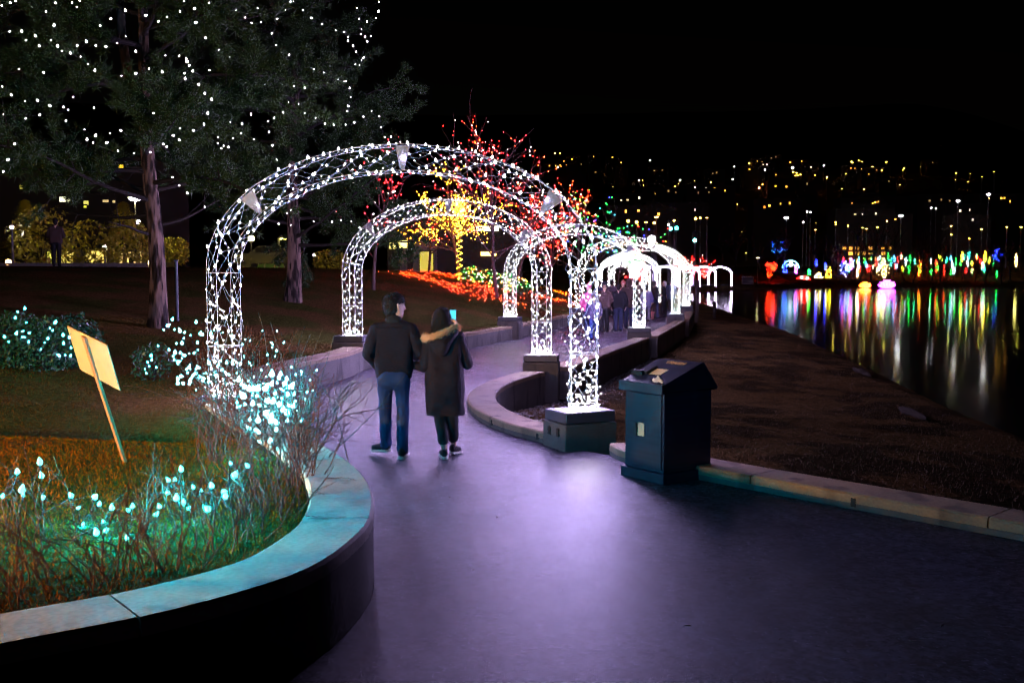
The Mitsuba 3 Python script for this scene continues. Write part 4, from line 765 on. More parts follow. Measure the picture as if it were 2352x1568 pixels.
def post(name, label, cat, base, topz, r, m='pole_metal', dx=0.0):
    k = thing(name, label, cat); obj('pole', tube(np.array([[base[0], base[1], base[2] - .15], [base[0] + dx, base[1], topz]]), r, 8), m, k, smooth=40)
    obj('cap', box(r * 2.6, r * 2.6, .03, (base[0] + dx, base[1], topz + .014), .004), m, k); return k
bp = (-7.569,22.52,0.951)
post('slim_post', 'slim dark metal post standing on the lawn just right of the nearer pine', 'post', bp, (-7.598,22.52,2.294)[2], .035)
post('wooden_post', 'dark wooden post on the lake side right of the fifth arch', 'post', (9.75, 52.5, -.4), (9.784,52.5,1.657)[2], .10, 'dark_wood')
post('wooden_post', 'short dark wooden post beyond the taller one, at the lake edge', 'post', (12.2, 60, -.6), .35, .09, 'dark_wood')

# ---------------------------------------------------------------- people
def hand_parts(w, d, nrm, s=1.0, curl=0.5, thumb=1):
    """Palm, four unequal bent fingers and a thumb from the wrist w along d; nrm points out of the palm."""
    w, d, nrm = V(*w), V(*d), V(*nrm); d /= np.linalg.norm(d); nrm -= d * np.dot(d, nrm); nrm /= np.linalg.norm(nrm); x = np.cross(d, nrm); out = []
    out.append([(w, .024 * s)] + [(w + d * .075 * s + x * k * s, .013 * s) for k in (-.03, -.01, .01, .03)])
    for k, L in ((-.032, .062), (-.011, .074), (.011, .079), (.032, .070)):
        p = w + d * .085 * s + x * k * s; a = curl; dd = d * math.cos(a) + nrm * math.sin(a); q = p + dd * L * .5 * s; dd = d * math.cos(2 * a) + nrm * math.sin(2 * a); r_ = q + dd * L * .5 * s
        out += [[(p, .0095 * s), (q, .0088 * s)], [(q, .0088 * s), (r_, .0075 * s)]]
    p = w + d * .03 * s + x * .028 * thumb * s; q = p + (x * thumb * .8 + d * .6 + nrm * .3) * .04 * s; r_ = q + (d * .8 + nrm * .6) * .03 * s
    out += [[(p, .013 * s), (q, .011 * s)], [(q, .011 * s), (r_, .009 * s)]]
    return out
def head_parts(c, s=1.0, yaw=0.0, fine=True):
    """Head centred on c (middle of the skull), facing +y, turned by yaw."""
    R = rotz(yaw); P_ = lambda x, y, z: V(*c) + R @ (V(x, y, z) * s)
    out = [[(P_(0, -.02, .015), .094 * s), (P_(0, .022, .005), .088 * s)], [(P_(0, .02, -.01), .080 * s), (P_(0, .055, -.085), .046 * s), (P_(0, .066, -.098), .034 * s), (P_(.035, .02, -.07), .045 * s), (P_(-.035, .02, -.07), .045 * s)]]
    if fine:
        out += [[(P_(0, .100, .012), .010 * s), (P_(0, .126, -.030), .013 * s), (P_(0, .100, -.036), .014 * s)], [(P_(.022, .088, -.066), .010 * s), (P_(-.022, .088, -.066), .010 * s), (P_(0, .098, -.064), .010 * s)]]
        for k in (-1, 1):
            out += [[(P_(k * .033, .091, .008), .0125 * s), (P_(k * .036, .088, .008), .012 * s)], [(P_(k * .092, -.006, .012), .012 * s), (P_(k * .096, -.016, .018), .013 * s), (P_(k * .090, -.004, -.025), .010 * s)], [(P_(k * .018, .098, .030), .008 * s), (P_(k * .052, .086, .030), .008 * s)]]
    return out
def placed(tm, x, y, yaw, z=0.0):
    return (np.array(tm.vertices) @ rotz(yaw).T + V(x, y, z), np.array(tm.faces))
def disc(p, r, h): return m3.Manifold.cylinder(h, r, r, 20).translate(tuple(map(float, p)))
def shoe(k, x, y, yaw, foot, ang, s, upper, sole, lift=0.0, pitch=0.0, L=0.27):
    fx, fy = foot; R = rotz(ang); cp, sp = math.cos(pitch), math.sin(pitch); Rp = np.array([[1, 0, 0], [0, cp, -sp], [0, sp, cp]])
    u = blob([[(V(0, -.055, .062), .040), (V(0, .03, .060), .040), (V(0, .145, .048), .033)], [(V(0, -.06, .085), .036), (V(0, -.01, .082), .036)]], .02, 3)
    so = m3.Manifold.batch_hull([disc((0, -.062, 0), .043, .028), disc((0, .05, 0), .048, .026), disc((.006, .148, 0.004), .040, .024)]).to_mesh()
    for nm, mesh, m in (('shoe', u, upper), ('shoe_sole', trimesh.Trimesh(so.vert_properties[:, :3], so.tri_verts), sole)):
        v = (np.array(mesh.vertices) * s) @ Rp.T @ R.T + V(fx, fy, lift); obj(nm, (v @ rotz(yaw).T + V(x, y, 0), np.array(mesh.faces)), m, k, smooth=50)

# the walking couple
MX, MY = -1.29, 10.83
km = thing('person', 'man in dark bomber jacket and blue jeans walking away, face turned right', 'person')
hc = V(0.015, 0, 1.655); sk = head_parts(hc, 1.0, -0.95) + [[(V(0, -.005, 1.42), .052), (V(0.005, -.005, 1.57), .052)], [(V(.12, 0, 1.36), .045), (V(-.12, 0, 1.36), .045), (V(0, 0, 1.0), .08)], [(V(-.085, 0, .93), .09), (V(.085, 0, .93), .09)]]
JL = dict(sh=V(-.185, -.01, 1.40), el=V(-.272, -.07, 1.14), wr=V(-.185, .12, .97)); JR = dict(sh=V(.185, -.01, 1.40), el=V(.295, -.02, 1.15), wr=V(.22, .20, 1.08))
for J in (JL, JR): sk += [[(J['sh'], .05), (J['el'], .04)], [(J['el'], .04), (J['wr'], .028)]]
sk += hand_parts(JL['wr'], (.25, .5, -.6), (1, -.3, 0), 1, .5, -1) + hand_parts(JR['wr'], (-.5, .7, .1), (-.5, -.5, -.5), 1, .7, 1)
HL, KL, AL = V(-.088, 0, .90), V(-.105, .045, .49), V(-.10, .06, .12); HR, KR, AR = V(.085, 0, .90), V(.093, .02, .48), V(.093, -.05, .09)
for h, kk, a in ((HL, KL, AL), (HR, KR, AR)): sk += [[(h, .07), (kk, .05)], [(kk, .05), (a, .038)]]
obj('body', placed(blob(sk, .014, 4), MX, MY, 0), 'skin', km, smooth=True)
jk = [[(V(-.15, -.01, 1.385), .080), (V(.15, -.01, 1.385), .080), (V(-.115, -.01, 1.14), .105), (V(.115, -.01, 1.14), .105)], [(V(-.115, -.01, 1.14), .105), (V(.115, -.01, 1.14), .105), (V(-.105, 0, .97), .108), (V(.105, 0, .97), .108)],
      [(V(-.165, -.01, 1.41), .062), (V(0, -.02, 1.475), .060)], [(V(.165, -.01, 1.41), .062), (V(0, -.02, 1.475), .060)]]
for J in (JL, JR): jk += [[(J['sh'], .078), (J['el'] * .5 + J['sh'] * .5 + V(0, 0, 0), .074)], [(J['el'] * .5 + J['sh'] * .5, .074), (J['el'], .066)], [(J['el'], .066), (J['wr'] + (J['el'] - J['wr']) * .18, .050)]]
obj('jacket', placed(blob(jk, .016, 4, .013, 8, 4), MX, MY, 0), 'jacket', km, smooth=True)
obj('jacket_hem', placed(blob([[(V(-.098, 0, .925), .104), (V(.098, 0, .925), .104), (V(-.098, 0, .90), .102), (V(.098, 0, .90), .102)]], .03, 2).slice_plane([0, 0, .875], [0, 0, 1]).slice_plane([0, 0, .945], [0, 0, -1]), MX, MY, 0), 'jacket', km, smooth=True)
obj('jacket_collar', placed(blob([[(V(-.03, -.025, 1.50), .062), (V(.035, -.02, 1.50), .060), (V(0, -.025, 1.525), .060)]], .02, 2), MX, MY, 0), 'black_cloth', km, smooth=True)
jn = [[(V(-.075, -.015, .90), .108), (V(.075, -.015, .90), .108), (V(-.08, -.025, .84), .105), (V(.08, -.025, .84), .105)]]
for h, kk, a in ((HL, KL, AL), (HR, KR, AR)): jn += [[(h - V(0, .01, .03), .100), (h * .45 + kk * .55, .078)], [(h * .45 + kk * .55, .078), (kk, .068)], [(kk, .068), (kk * .45 + a * .55, .066)], [(kk * .45 + a * .55, .066), (a + V(0, 0, .02), .058)], [(a + V(0, .0, .035), .066), (a + V(0, 0, .012), .064)]]
obj('jeans', placed(blob(jn, .016, 3, .010, 10, 8), MX, MY, 0), 'denim', km, smooth=True)
obj('hair', LAST_HAIR := placed(blob([[(hc + rotz(-.95) @ V(0, -.034, .036), .099), (hc + rotz(-.95) @ V(0, .022, .055), .086)], [(hc + rotz(-.95) @ V(0, -.040, .0), .093), (hc + rotz(-.95) @ V(0, -.048, -.045), .072)], [(hc + rotz(-.95) @ V(0, .055, .085), .034), (hc + rotz(-.95) @ V(0, .0, .09), .05)]], .010, 2, .009, 34, 3), MX, MY, 0), 'hair_black', km, smooth=True)
def strands(k, tm, n, L, down, w=.0016, name='hair_strands'):
    p, fi = trimesh.sample.sample_surface(tm, n, seed=5); nn = np.array(tm.face_normals)[fi]; d = nn * .55 + np.asarray(down) + rng.normal(0, .35, (n, 3)); d /= np.linalg.norm(d, axis=1, keepdims=True)
    s = np.cross(d, nn); s *= w / (np.linalg.norm(s, axis=1, keepdims=True) + 1e-9); l = L * rng.uniform(.5, 1.2, (n, 1))
    obj(name, (np.stack([p - s - nn * .003, p + s - nn * .003, p + d * l], 1).reshape(-1, 3), np.arange(3 * n).reshape(-1, 3)), 'hair_strand', k, smooth=False, kind='stuff')
hm_ = trimesh.Trimesh(LAST_HAIR[0], LAST_HAIR[1], process=False); strands(km, hm_, 3600, .026, (0, 0, .25))
shoe(km, MX, MY, 0, (-.125, .07), .95, 1.0, 'black_cloth', 'rubber_white', lift=.045, pitch=-.10); shoe(km, MX, MY, 0, (.095, -.05), -.12, 1.0, 'black_cloth', 'rubber_white', pitch=.0)

WX, WY = -0.735, 10.80
kw = thing('person', 'woman in a long dark parka with a fur-trimmed hood walking away, holding up a phone', 'person')
hc = V(-.025, .02, 1.525); sk = head_parts(hc, .95, -.15) + [[(V(-.01, 0, 1.30), .05), (V(-.02, .01, 1.44), .046)], [(V(.10, 0, 1.27), .04), (V(-.10, 0, 1.27), .04), (V(0, 0, .9), .08)]]
JL = dict(sh=V(-.160, 0, 1.285), el=V(-.215, -.03, 1.01), wr=V(-.345, .12, 1.0)); JR = dict(sh=V(.155, 0, 1.285), el=V(.245, .04, 1.03), wr=V(.125, .36, 1.40))
for J in (JL, JR): sk += [[(J['sh'], .045), (J['el'], .036)], [(J['el'], .036), (J['wr'], .026)]]
PHC = V(.070, .405, 1.53); sk += hand_parts(JL['wr'], (-.6, .6, .1), (-.3, -.5, -.8), .92, .7, -1) + hand_parts(JR['wr'], (-.35, .15, .9), (-.8, -.3, -.1), .92, .75, -1)
HL, KL, AL = V(-.075, 0, .84), V(-.05, .03, .46), V(-.005, -.03, .10); HR, KR, AR = V(.075, 0, .84), V(.075, .06, .46), V(.085, .16, .11)
for h, kk, a in ((HL, KL, AL), (HR, KR, AR)): sk += [[(h, .07), (kk, .048)], [(kk, .048), (a, .034)]]
obj('body', placed(blob(sk, .014, 4), WX, WY, 0), 'skin', kw, smooth=True)
ct = [[(V(-.125, -.01, 1.27), .078), (V(.125, -.01, 1.27), .078), (V(-.095, -.01, 1.05), .110), (V(.095, -.01, 1.05), .110)], [(V(-.095, -.01, 1.05), .110), (V(.095, -.01, 1.05), .110), (V(-.10, 0, .80), .118), (V(.10, 0, .80), .118)], [(V(-.10, 0, .80), .118), (V(.10, 0, .80), .118), (V(-.098, .0, .44), .108), (V(.105, .02, .44), .108)],
      [(V(-.145, 0, 1.30), .055), (V(0, -.01, 1.36), .06)], [(V(.145, 0, 1.30), .055), (V(0, -.01, 1.36), .06)]]
for J in (JL, JR): ct += [[(J['sh'], .074), (J['el'], .070)], [(J['el'], .070), (J['wr'] + (J['el'] - J['wr']) * .22, .052)]]
cm = blob(ct, .016, 4, .014, 8, 5)
obj('parka', placed(cm.slice_plane([0, 0, .47], [0, 0, 1]), WX, WY, 0), 'coat', kw, smooth=True)
obj('hood', placed(blob([[(V(-.15, -.075, 1.31), .050), (V(.11, -.07, 1.385), .050), (V(-.02, -.125, 1.17), .055), (V(0, -.10, 1.25), .08)]], .02, 4, .008, 12), WX, WY, 0), 'coat', kw, smooth=True)
fc = catmull([(-.215, .06, 1.33), (-.205, -.06, 1.30), (-.10, -.135, 1.335), (.03, -.135, 1.385), (.125, -.07, 1.425), (.145, .05, 1.42)], .012); nf = 5200; ii = rng.integers(0, len(fc), nf)
tg = np.gradient(fc, axis=0); tg /= np.linalg.norm(tg, axis=1, keepdims=True); dr_ = rng.normal(0, 1, (nf, 3)); dr_ -= tg[ii] * np.sum(dr_ * tg[ii], 1, keepdims=True) * .7; dr_ /= np.linalg.norm(dr_, axis=1, keepdims=True); sd_ = np.cross(dr_, rng.normal(0, 1, (nf, 3))); sd_ *= .0035 / np.linalg.norm(sd_, axis=1, keepdims=True)
b0 = fc[ii] + dr_ * .012; fv = np.stack([b0 - sd_, b0 + sd_, b0 + dr_ * rng.uniform(.018, .048, (nf, 1))], 1).reshape(-1, 3)
obj('hood_fur', (np.vstack([fv, tube(fc, .022, 8)[0]]) + V(WX, WY, 0), np.vstack([np.arange(3 * nf).reshape(-1, 3), tube(fc, .022, 8)[1] + 3 * nf])), 'fur', kw, smooth=False, label='tan fur trim along the hood edge')
tr_ = []
for h, kk, a in ((HL, KL, AL), (HR, KR, AR)): tr_ += [[(h, .092), (kk, .074)], [(kk, .074), (kk * .25 + a * .75, .060)]]
obj('trousers', placed(blob(tr_, .02, 4, .005, 12), WX, WY, 0), 'black_cloth', kw, smooth=True)
obj('hair', LAST_HAIR := placed(blob([[(hc + V(0, -.028, .030), .092), (hc + V(0, .02, .04), .082)], [(hc + V(0, -.03, .02), .096), (hc + V(-.055, -.03, -.10), .062), (hc + V(.05, -.035, -.10), .060)], [(hc + V(-.055, -.03, -.10), .062), (hc + V(.05, -.035, -.10), .060), (hc + V(-.06, -.035, -.165), .048), (hc + V(.045, -.04, -.15), .048)]], .012, 3, .007, 26, 6), WX, WY, 0), 'hair_black', kw, smooth=True)
strands(kw, trimesh.Trimesh(LAST_HAIR[0], LAST_HAIR[1], process=False), 4200, .055, (0, 0, -1.2))
shoe(kw, WX, WY, 0, (-.012, -.03), .25, .90, 'black_cloth', 'rubber_white'); shoe(kw, WX, WY, 0, (.09, .17), -.35, .90, 'black_cloth', 'rubber_white', lift=.012, pitch=-.12)
kp = thing('phone', 'phone with a glowing cyan screen held up in the woman\'s hand', 'phone')
Rp = rotz(.10); obj('case', box(.078, .010, .152, V(WX, WY, 0) + PHC, .003, Rp), 'black_plastic', kp)
obj('screen', box(.068, .0015, .132, V(WX, WY, 0) + PHC + Rp @ V(0, -.0062, .004), 0, Rp), 'black_plastic', kp, emit=V(.10, .95, 1.35), weight=.02)

def walker(label, x, y, H, yaw, coat, legs, hair='hair_black', hat=None, coat_lo=.80, stride=.10, arms=0.0, wide=1.0, head_yaw=0.0, hood=None, phone=False):
    s = H / 1.76; k = thing('person', label, 'person'); S = lambda *a: V(*a) * s; hc = S(0, 0, 1.655)
    sk = head_parts(hc, s, head_yaw, False) + [[(S(0, -.01, 1.42), .06 * s), (S(0, 0, 1.56), .055 * s)], [(S(.13, 0, 1.36), .06 * s), (S(-.13, 0, 1.36), .06 * s), (S(0, 0, .95), .11 * s)]]
    ar = []
    for sd in (-1, 1):
        e, w = S(sd * .27 * wide, .02 - .03 * sd * arms, 1.12), S(sd * (.24 - .12 * arms) * wide, .10 + .18 * arms, .90 + .24 * arms); sh = S(sd * .185 * wide, 0, 1.39); ar += [(sh, e, w)]
        sk += [[(sh, .05 * s), (e, .04 * s)], [(e, .04 * s), (w, .03 * s)]] + hand_parts(w, (w - e), V(-sd, 0, 0), s, .4, sd)
    lg = []
    for sd in (-1, 1):
        h, kn, an = S(sd * .085, 0, .90), S(sd * .09, sd * stride * .5 + .03, .48), S(sd * .09, sd * stride, .09); lg += [(h, kn, an)]; sk += [[(h, .07 * s), (kn, .05 * s)], [(kn, .05 * s), (an, .04 * s)], [(an - S(0, .03, .03), .04 * s), (an + S(0, .13, -.05), .032 * s)]]
    obj('body', placed(blob(sk, .05 * s, 2, seg=10), x, y, yaw), 'skin', k, smooth=True)
    ct = [[(S(-.15 * wide, 0, 1.37), .082 * s), (S(.15 * wide, 0, 1.37), .082 * s), (S(-.115 * wide, 0, coat_lo + .12), .118 * s), (S(.115 * wide, 0, coat_lo + .12), .118 * s)], [(S(-.16, 0, 1.40), .06 * s), (S(.16, 0, 1.40), .06 * s), (S(0, 0, 1.48), .06 * s)]]
    for sh, e, w in ar: ct += [[(sh, .08 * s), (e, .068 * s)], [(e, .068 * s), (w + (e - w) * .2, .052 * s)]]
    obj('coat', placed(blob(ct, .045 * s, 3, .008, 9, seg=10), x, y, yaw), coat, k, smooth=True)
    jn = [[(S(-.075, 0, .88), .11 * s), (S(.075, 0, .88), .11 * s)]]
    for h, kn, an in lg: jn += [[(h, .10 * s), (kn, .075 * s)], [(kn, .075 * s), (an, .062 * s)]]
    obj('trousers', placed(blob(jn, .05 * s, 2, .006, 9, seg=10), x, y, yaw), legs, k, smooth=True)
    for sd, (h, kn, an) in zip((-1, 1), lg):
        u = blob([[(an + S(0, -.04, -.035), .045 * s), (an + S(0, .06, -.04), .042 * s), (an + S(0, .15, -.05), .034 * s)]], .04, 1, seg=10); obj('shoe', placed(u, x, y, yaw), 'black_cloth', k, smooth=True)
    if hood: obj('hood', placed(blob([[(hc + S(0, -.03, .02), .125 * s), (hc + S(0, .01, .0), .115 * s), (hc + S(0, -.03, -.14), .10 * s)]], .04, 2, .006, 12, seg=10), x, y, yaw), hood, k, smooth=True)
    elif hat:
        obj('hat', placed(blob([[(hc + S(0, -.01, .05), .112 * s), (hc + S(0, 0, .02), .112 * s)], [(hc + S(0, 0, .15), .035 * s), (hc + S(0, 0, .17), .035 * s)]], .03, 1, .004, 20, seg=10), x, y, yaw), hat, k, smooth=True)
    else: obj('hair', placed(blob([[(hc + S(0, -.03, .03), .10 * s), (hc + S(0, .0, .05), .085 * s)], [(hc + S(0, -.05, -.02), .085 * s), (hc + S(0, -.05, -.10), .06 * s)]], .035, 1, .006, 25, seg=10), x, y, yaw), hair, k, smooth=True)
    if phone:
        w = ar[1][2]; pc = rotz(yaw) @ (w + S(0, .10, .06)) + V(x, y, 0); kp = thing('phone', 'tiny bright phone screen held by a person in the crowd', 'phone'); Rr = rotz(yaw)
        obj('case', box(.08, .012, .15, pc, .003, Rr), 'black_plastic', kp); obj('screen', box(.07, .002, .135, pc + Rr @ V(0, -.0075, 0), 0, Rr), 'black_plastic', kp, emit=V(1.6, 2.2, 1.8), weight=.002)
CR = [
 ('child in a purple-grey jacket and blue trousers seen through the first arch right leg', (2.496,30.294), 1.42, -.2, 'cloth_purple', 'cloth_blue', dict(hat='cloth_purple', coat_lo=.75)),
 ('person in a bright pink hat and jacket behind the first arch right leg', (2.52,32.685), 1.66, .2, 'cloth_pink', 'cloth_navy', dict(hat='cloth_pink')),
 ('person in dark clothes and a dark cap at the left of the crowd', (3.171,34.154), 1.72, -.1, 'cloth_brown', 'cloth_black', dict(hat='cloth_black', stride=.16, arms=.6)),
 ('broad man in a dark jacket and jeans walking away in the middle of the crowd', (3.705,34.674), 1.68, -.15, 'cloth_black', 'cloth_navy', dict(stride=.2, wide=1.12)),
 ('tall person in a dark hooded coat left of the third arch right leg', (4.298,36.623), 1.84, -.15, 'cloth_brown', 'cloth_navy', dict(hood='cloth_brown', wide=1.1, coat_lo=.72)),
 ('person in a salmon pink top between the two dark figures of the crowd', (4.733,42.409), 1.70, -.15, 'cloth_salmon', 'cloth_black', dict(hat='cloth_salmon')),
 ('person in a purple coat right of the third arch right leg', (5.735,42.409), 1.55, -.3, 'cloth_purple', 'cloth_grey', dict(coat_lo=.62)),
 ('dark-haired person in a black jacket facing the white-haired one', (6.51,45.358), 1.70, -1.3, 'cloth_black', 'cloth_navy', dict(arms=.8)),
 ('person with white hair in a long black coat, standing before the fourth arch right leg', (7.139,46.75), 1.68, 1.3, 'cloth_black', 'cloth_black', dict(hair='cloth_white', coat_lo=.42, arms=.9)),
 ('small child in a pale top standing beside the black-coated adults', (6.166,43.625), .92, .4, 'cloth_brown', 'cloth_salmon', dict(coat_lo=.7)),
 ('far person in dark blue between the fourth arch right leg and the white-haired figure', (8.608,53.921), 1.74, -.2, 'cloth_navy', 'cloth_black', dict(coat_lo=.6)),
 ('far person in grey walking ahead of the crowd', (4.712,47.234), 1.72, 0, 'cloth_grey', 'cloth_black', {}),
 ('far person in dark clothes at the left wall ahead of the crowd', (3.969,45.358), 1.7, 0, 'cloth_navy', 'cloth_black', {}),
 ('far person in brown directly behind the third arch right leg', (5.85,46.75), 1.75, 0, 'cloth_brown', 'cloth_black', {}),
]
for lab, (x, y), H_, yw, c, l, kws in CR: walker(lab, x, y, H_, yw, c, l, phone=('dark cap' in lab), **kws)
bx_, by_, bz_ = (-16.415,36.0,2.438)
kq = len(scene); walker('person standing alone on the crest of the lawn at far left, under the pine', 0, 0, 1.74, .3, 'cloth_brown', 'cloth_black', stride=.04, arms=.7)
for kk in list(scene)[kq:]: scene[kk]['to_world'] = T4().translate([bx_, by_, gz(bx_, by_)])

# ---------------------------------------------------------------- street lamp behind the camera's left shoulder (its orange light falls on the bed, the sign and the kerbs)
def street_lamp(name, label, x, y, zl, col, r, arm=0.0, head='cobra', wboost=1.0, group=None, pole_r=.06, base=None):
    k = thing(name, label, 'lamp', group); zb = gz(x, y) if base is None else base
    obj('pole', tube(np.array([[x, y, zb - .2], [x, y, zl + .15]]), [pole_r * 1.3, pole_r], 7), 'pole_metal', k, smooth=40)
    if head == 'cobra':
        obj('arm', tube(np.array([[x, y, zl + .12], [x + arm * .5, y, zl + .3], [x + arm, y, zl + .22]]), pole_r * .6, 6), 'pole_metal', k, smooth=40)
        obj('hood', box(max(r * 2.6, .3), max(r * 2.0, .2), .12, (x + arm, y, zl + .16), .03), 'pole_metal', k)
        m = trimesh.creation.icosphere(1, 1.0); v = np.array(m.vertices) * V(r * 1.1, r * .9, r * .55) + V(x + arm, y, zl + .06)
    else:
        obj('collar', tube(np.array([[x, y, zl - r * 1.5], [x, y, zl - r * .8]]), [pole_r * 1.2, r * .6], 8), 'pole_metal', k, smooth=40)
        m = trimesh.creation.icosphere(1, 1.0); v = np.array(m.vertices) * r + V(x, y, zl)
    ar = trimesh.Trimesh(v, m.faces).area
    obj('lamp_glass', (v, np.array(m.faces)), 'bulb_glass', k, smooth=True, emit=col, weight=wgt(np.asarray(col), ar, v.mean(0), wboost)); return k
kf = thing('floodlight', 'orange floodlight on a stand in the bed, aimed at the tilted sign', 'floodlight')
FP, FA = V(-6.9, 4.6, 1.20), math.atan2(3.2, 4.2); FR = rotz(FA)
obj('stand', tube(np.array([[FP[0] - .06 * math.cos(FA), FP[1] - .06 * math.sin(FA), gz(FP[0], FP[1]) - .1], [FP[0] - .06 * math.cos(FA), FP[1] - .06 * math.sin(FA), FP[2] - .12]]), .025, 8), 'pole_metal', kf, smooth=40)
obj('housing', box(.14, .30, .24, FP - FR @ V(.075, 0, 0), .015, FR), 'pole_metal', kf)
obj('visor', box(.16, .30, .012, FP + FR @ V(.08, 0, .115), .002, FR), 'pole_metal', kf)
obj('lamp_glass', box(.006, .24, .16, FP + FR @ V(.0, 0, -.02), 0, FR), 'bulb_glass', kf, emit=LAMP * 10000, weight=wgt(LAMP * 10000, .09, V(-3, 8, 1), .5))

# ---------------------------------------------------------------- park edge behind the lawn crest, left
def bldg(name, label, x0, x1, y0, y1, z0, z1, m='wall_dark', cat='building', roof='roof_dark', group=None):
    k = thing(name, label, cat, group); obj('walls', box(x1 - x0, y1 - y0, z1 - z0, ((x0 + x1) / 2, (y0 + y1) / 2, (z0 + z1) / 2)), m, k)
    if roof: obj('roof', box(x1 - x0 + .8, y1 - y0 + .8, .3, ((x0 + x1) / 2, (y0 + y1) / 2, z1 + .16), .05), roof, k)
    return k
def pane(k, c, w, h, col, name='window', y_off=-.05, wb=1.0, frame=True):
    """A lit window on a wall that faces the lake path (-y)."""
    if frame:
        f = obj(name, cat_mesh([box(w + .12, .06, .06, (c[0], c[1] - .03, c[2] + h / 2 + .03)), box(w + .12, .06, .06, (c[0], c[1] - .03, c[2] - h / 2 - .03)), box(.06, .06, h, (c[0] - w / 2 - .03, c[1] - .03, c[2])), box(.06, .06, h, (c[0] + w / 2 + .03, c[1] - .03, c[2]))]), 'roof_dark', k, smooth=False)
        nm = f[len(k) + 2:]
        return obj('pane', box(w, .02, h, (c[0], c[1] - .02, c[2])), 'bulb_glass', k + '__' + nm, emit=col, weight=wgt(np.asarray(col), w * h, c, wb))
    return obj(name, box(w, .05, h, (c[0], c[1] - .04, c[2])), 'bulb_glass', k, emit=col, weight=wgt(np.asarray(col), w * h, c, wb))
Yp = 78.0
x0, x1 = (-9.724,78.0,3.018)[0], (0.816,78.0,3.018)[0]
kb_ = bldg('park_building', 'dark park pavilion with lit doorway and wall lights behind the yellow-lit tree', x0, x1, Yp, Yp + 9, 1.6, (-5.969,78.0,5.891)[2])
obj('door_surround', box(1.9, .12, 2.6, ((-6.79,77.9,3.152)[0], Yp - .06, (-6.789,77.9,3.287)[2]), .02), 'wall_pale', kb_)
pane(kb_, V((-6.664,78.0,3.018)[0], Yp - .12, (-6.664,78.0,3.018)[2]), 1.05, 1.5, V(.62, .50, .01), 'door', wb=2)
pane(kb_, V((-1.835,78.0,3.594)[0], Yp, (-1.835,78.0,3.594)[2]), 1.2, .30, V(9, 4.0, .8), 'wall_light', frame=False, wb=3)
pane(kb_, V((-2.002,78.0,5.554)[0], Yp, (-2.002,78.0,5.554)[2]), 1.9, .36, V(5, 4.4, 2.2), 'wall_light', frame=False, wb=3)
pane(kb_, V((-9.475,78.0,4.304)[0] + .6, Yp, (-9.475,78.0,4.304)[2]), 1.4, .62, V(4, 3.4, .7), 'wall_light', frame=False, wb=3)
obj('column', box(.5, .5, 3.2, ((-8.205,75.0,2.979)[0], 75.5, 2.4), .02), 'wall_pale', kb_)
# lawn-edge low wall, lanterns and shrubs
YL = 41.5; xa, xb = (-21.822,41.5,2.361)[0], (-15.036,41.5,2.361)[0]; zt = (-18.019,41.5,2.46)[2]
kwl = thing('low_wall', 'low wall along the crest of the lawn at left, catching yellow lamp light', 'wall'); obj('wall_body', box(xb - xa, .35, 1.0, ((xa + xb) / 2, YL, zt - .5 - .05)), 'wall_pale', kwl)
for i in range(12): obj('coping_slab', box((xb - xa) / 12 - .03, .45, .06, (xa + (xb - xa) * (i + .5) / 12, YL, zt - .02), .01), 'wall_pale', kwl)
for (p, lb, c, r) in (((-20.875,41.0,2.499), 'orange lantern at the left edge standing on the crest wall', LAMP * 22, .13), ((-14.977,41.0,2.481), 'orange lantern on the crest wall left of the nearer pine trunk', V(1, .72, .3) * 26, .11)):
    k = thing('lantern', lb, 'lantern'); obj('stand', tube(np.array([[p[0], p[1] + .4, p[2] - .5], [p[0], p[1] + .4, p[2] - .1]]), .04, 6), 'pole_metal', k); m = trimesh.creation.icosphere(1, r); v = np.array(m.vertices) + V(p[0], p[1] + .4, p[2]); obj('lamp_glass', (v, np.array(m.faces)), 'bulb_glass', k, smooth=True, emit=c, weight=wgt(c, 4 * math.pi * r * r, p, 3))
for (u_, lb, c, r, hd) in (((-22.986,46.0,4.156), 'white globe street lamp at the left edge beyond the crest', V(1, .78, .30) * 3000, .09, 'globe'), ((-21.803,58.0,6.321), 'wide bright yellowish street lamp between the pine branches', V(1, .75, .16) * 500, .34, 'cobra'), ((-22.38,60.0,5.123), 'small yellow-green lamp low beside the pine trunk', V(1, .85, .12) * 900, .13, 'globe'), ((-17.206,66.0,4.35), 'yellow park lamp on a lit column seen beside the first arch', V(1, .80, .12) * 60, .22, 'globe'), ((-14.242,72.0,3.377), 'white park lamp low between the two trunks', V(1, .85, .5) * 90, .12, 'globe'), ((-21.194,52.0,3.446), 'yellow path lamp lighting the shrubs behind the crest', V(1, .72, .08) * 2600, .10, 'globe')):
    street_lamp('street_lamp', lb, u_[0], u_[1], u_[2], c, r, arm=0, head=hd, wboost=4, pole_r=.05)
def conifer(label, c, h, r, m, n=900):
    k = thing('conifer', label, 'tree'); c = V(*c); t = rng.uniform(0, 1, n) ** .7; a = rng.uniform(0, 2 * np.pi, n); rr = r * (1 - t) * (0.5 + .5 * rng.uniform(0, 1, n)) * (0.8 + .4 * np.sin(a * 5 + t * 20)); p = np.stack([rr * np.cos(a), rr * np.sin(a), .1 * h + .9 * h * t], 1) + c
    d = np.stack([np.cos(a), np.sin(a), -.25 + 0 * a], 1) * .32; s = np.stack([-np.sin(a), np.cos(a), 0 * a], 1) * .05
    obj('crown', (np.stack([p - s, p + s, p + d], 1).reshape(-1, 3), np.arange(3 * n).reshape(-1, 3)), m, k, smooth=False, kind='stuff'); obj('trunk', tube(np.array([c - V(0, 0, .2), c + V(0, 0, h * .95)]), [.12, .02], 6), 'bark', k)
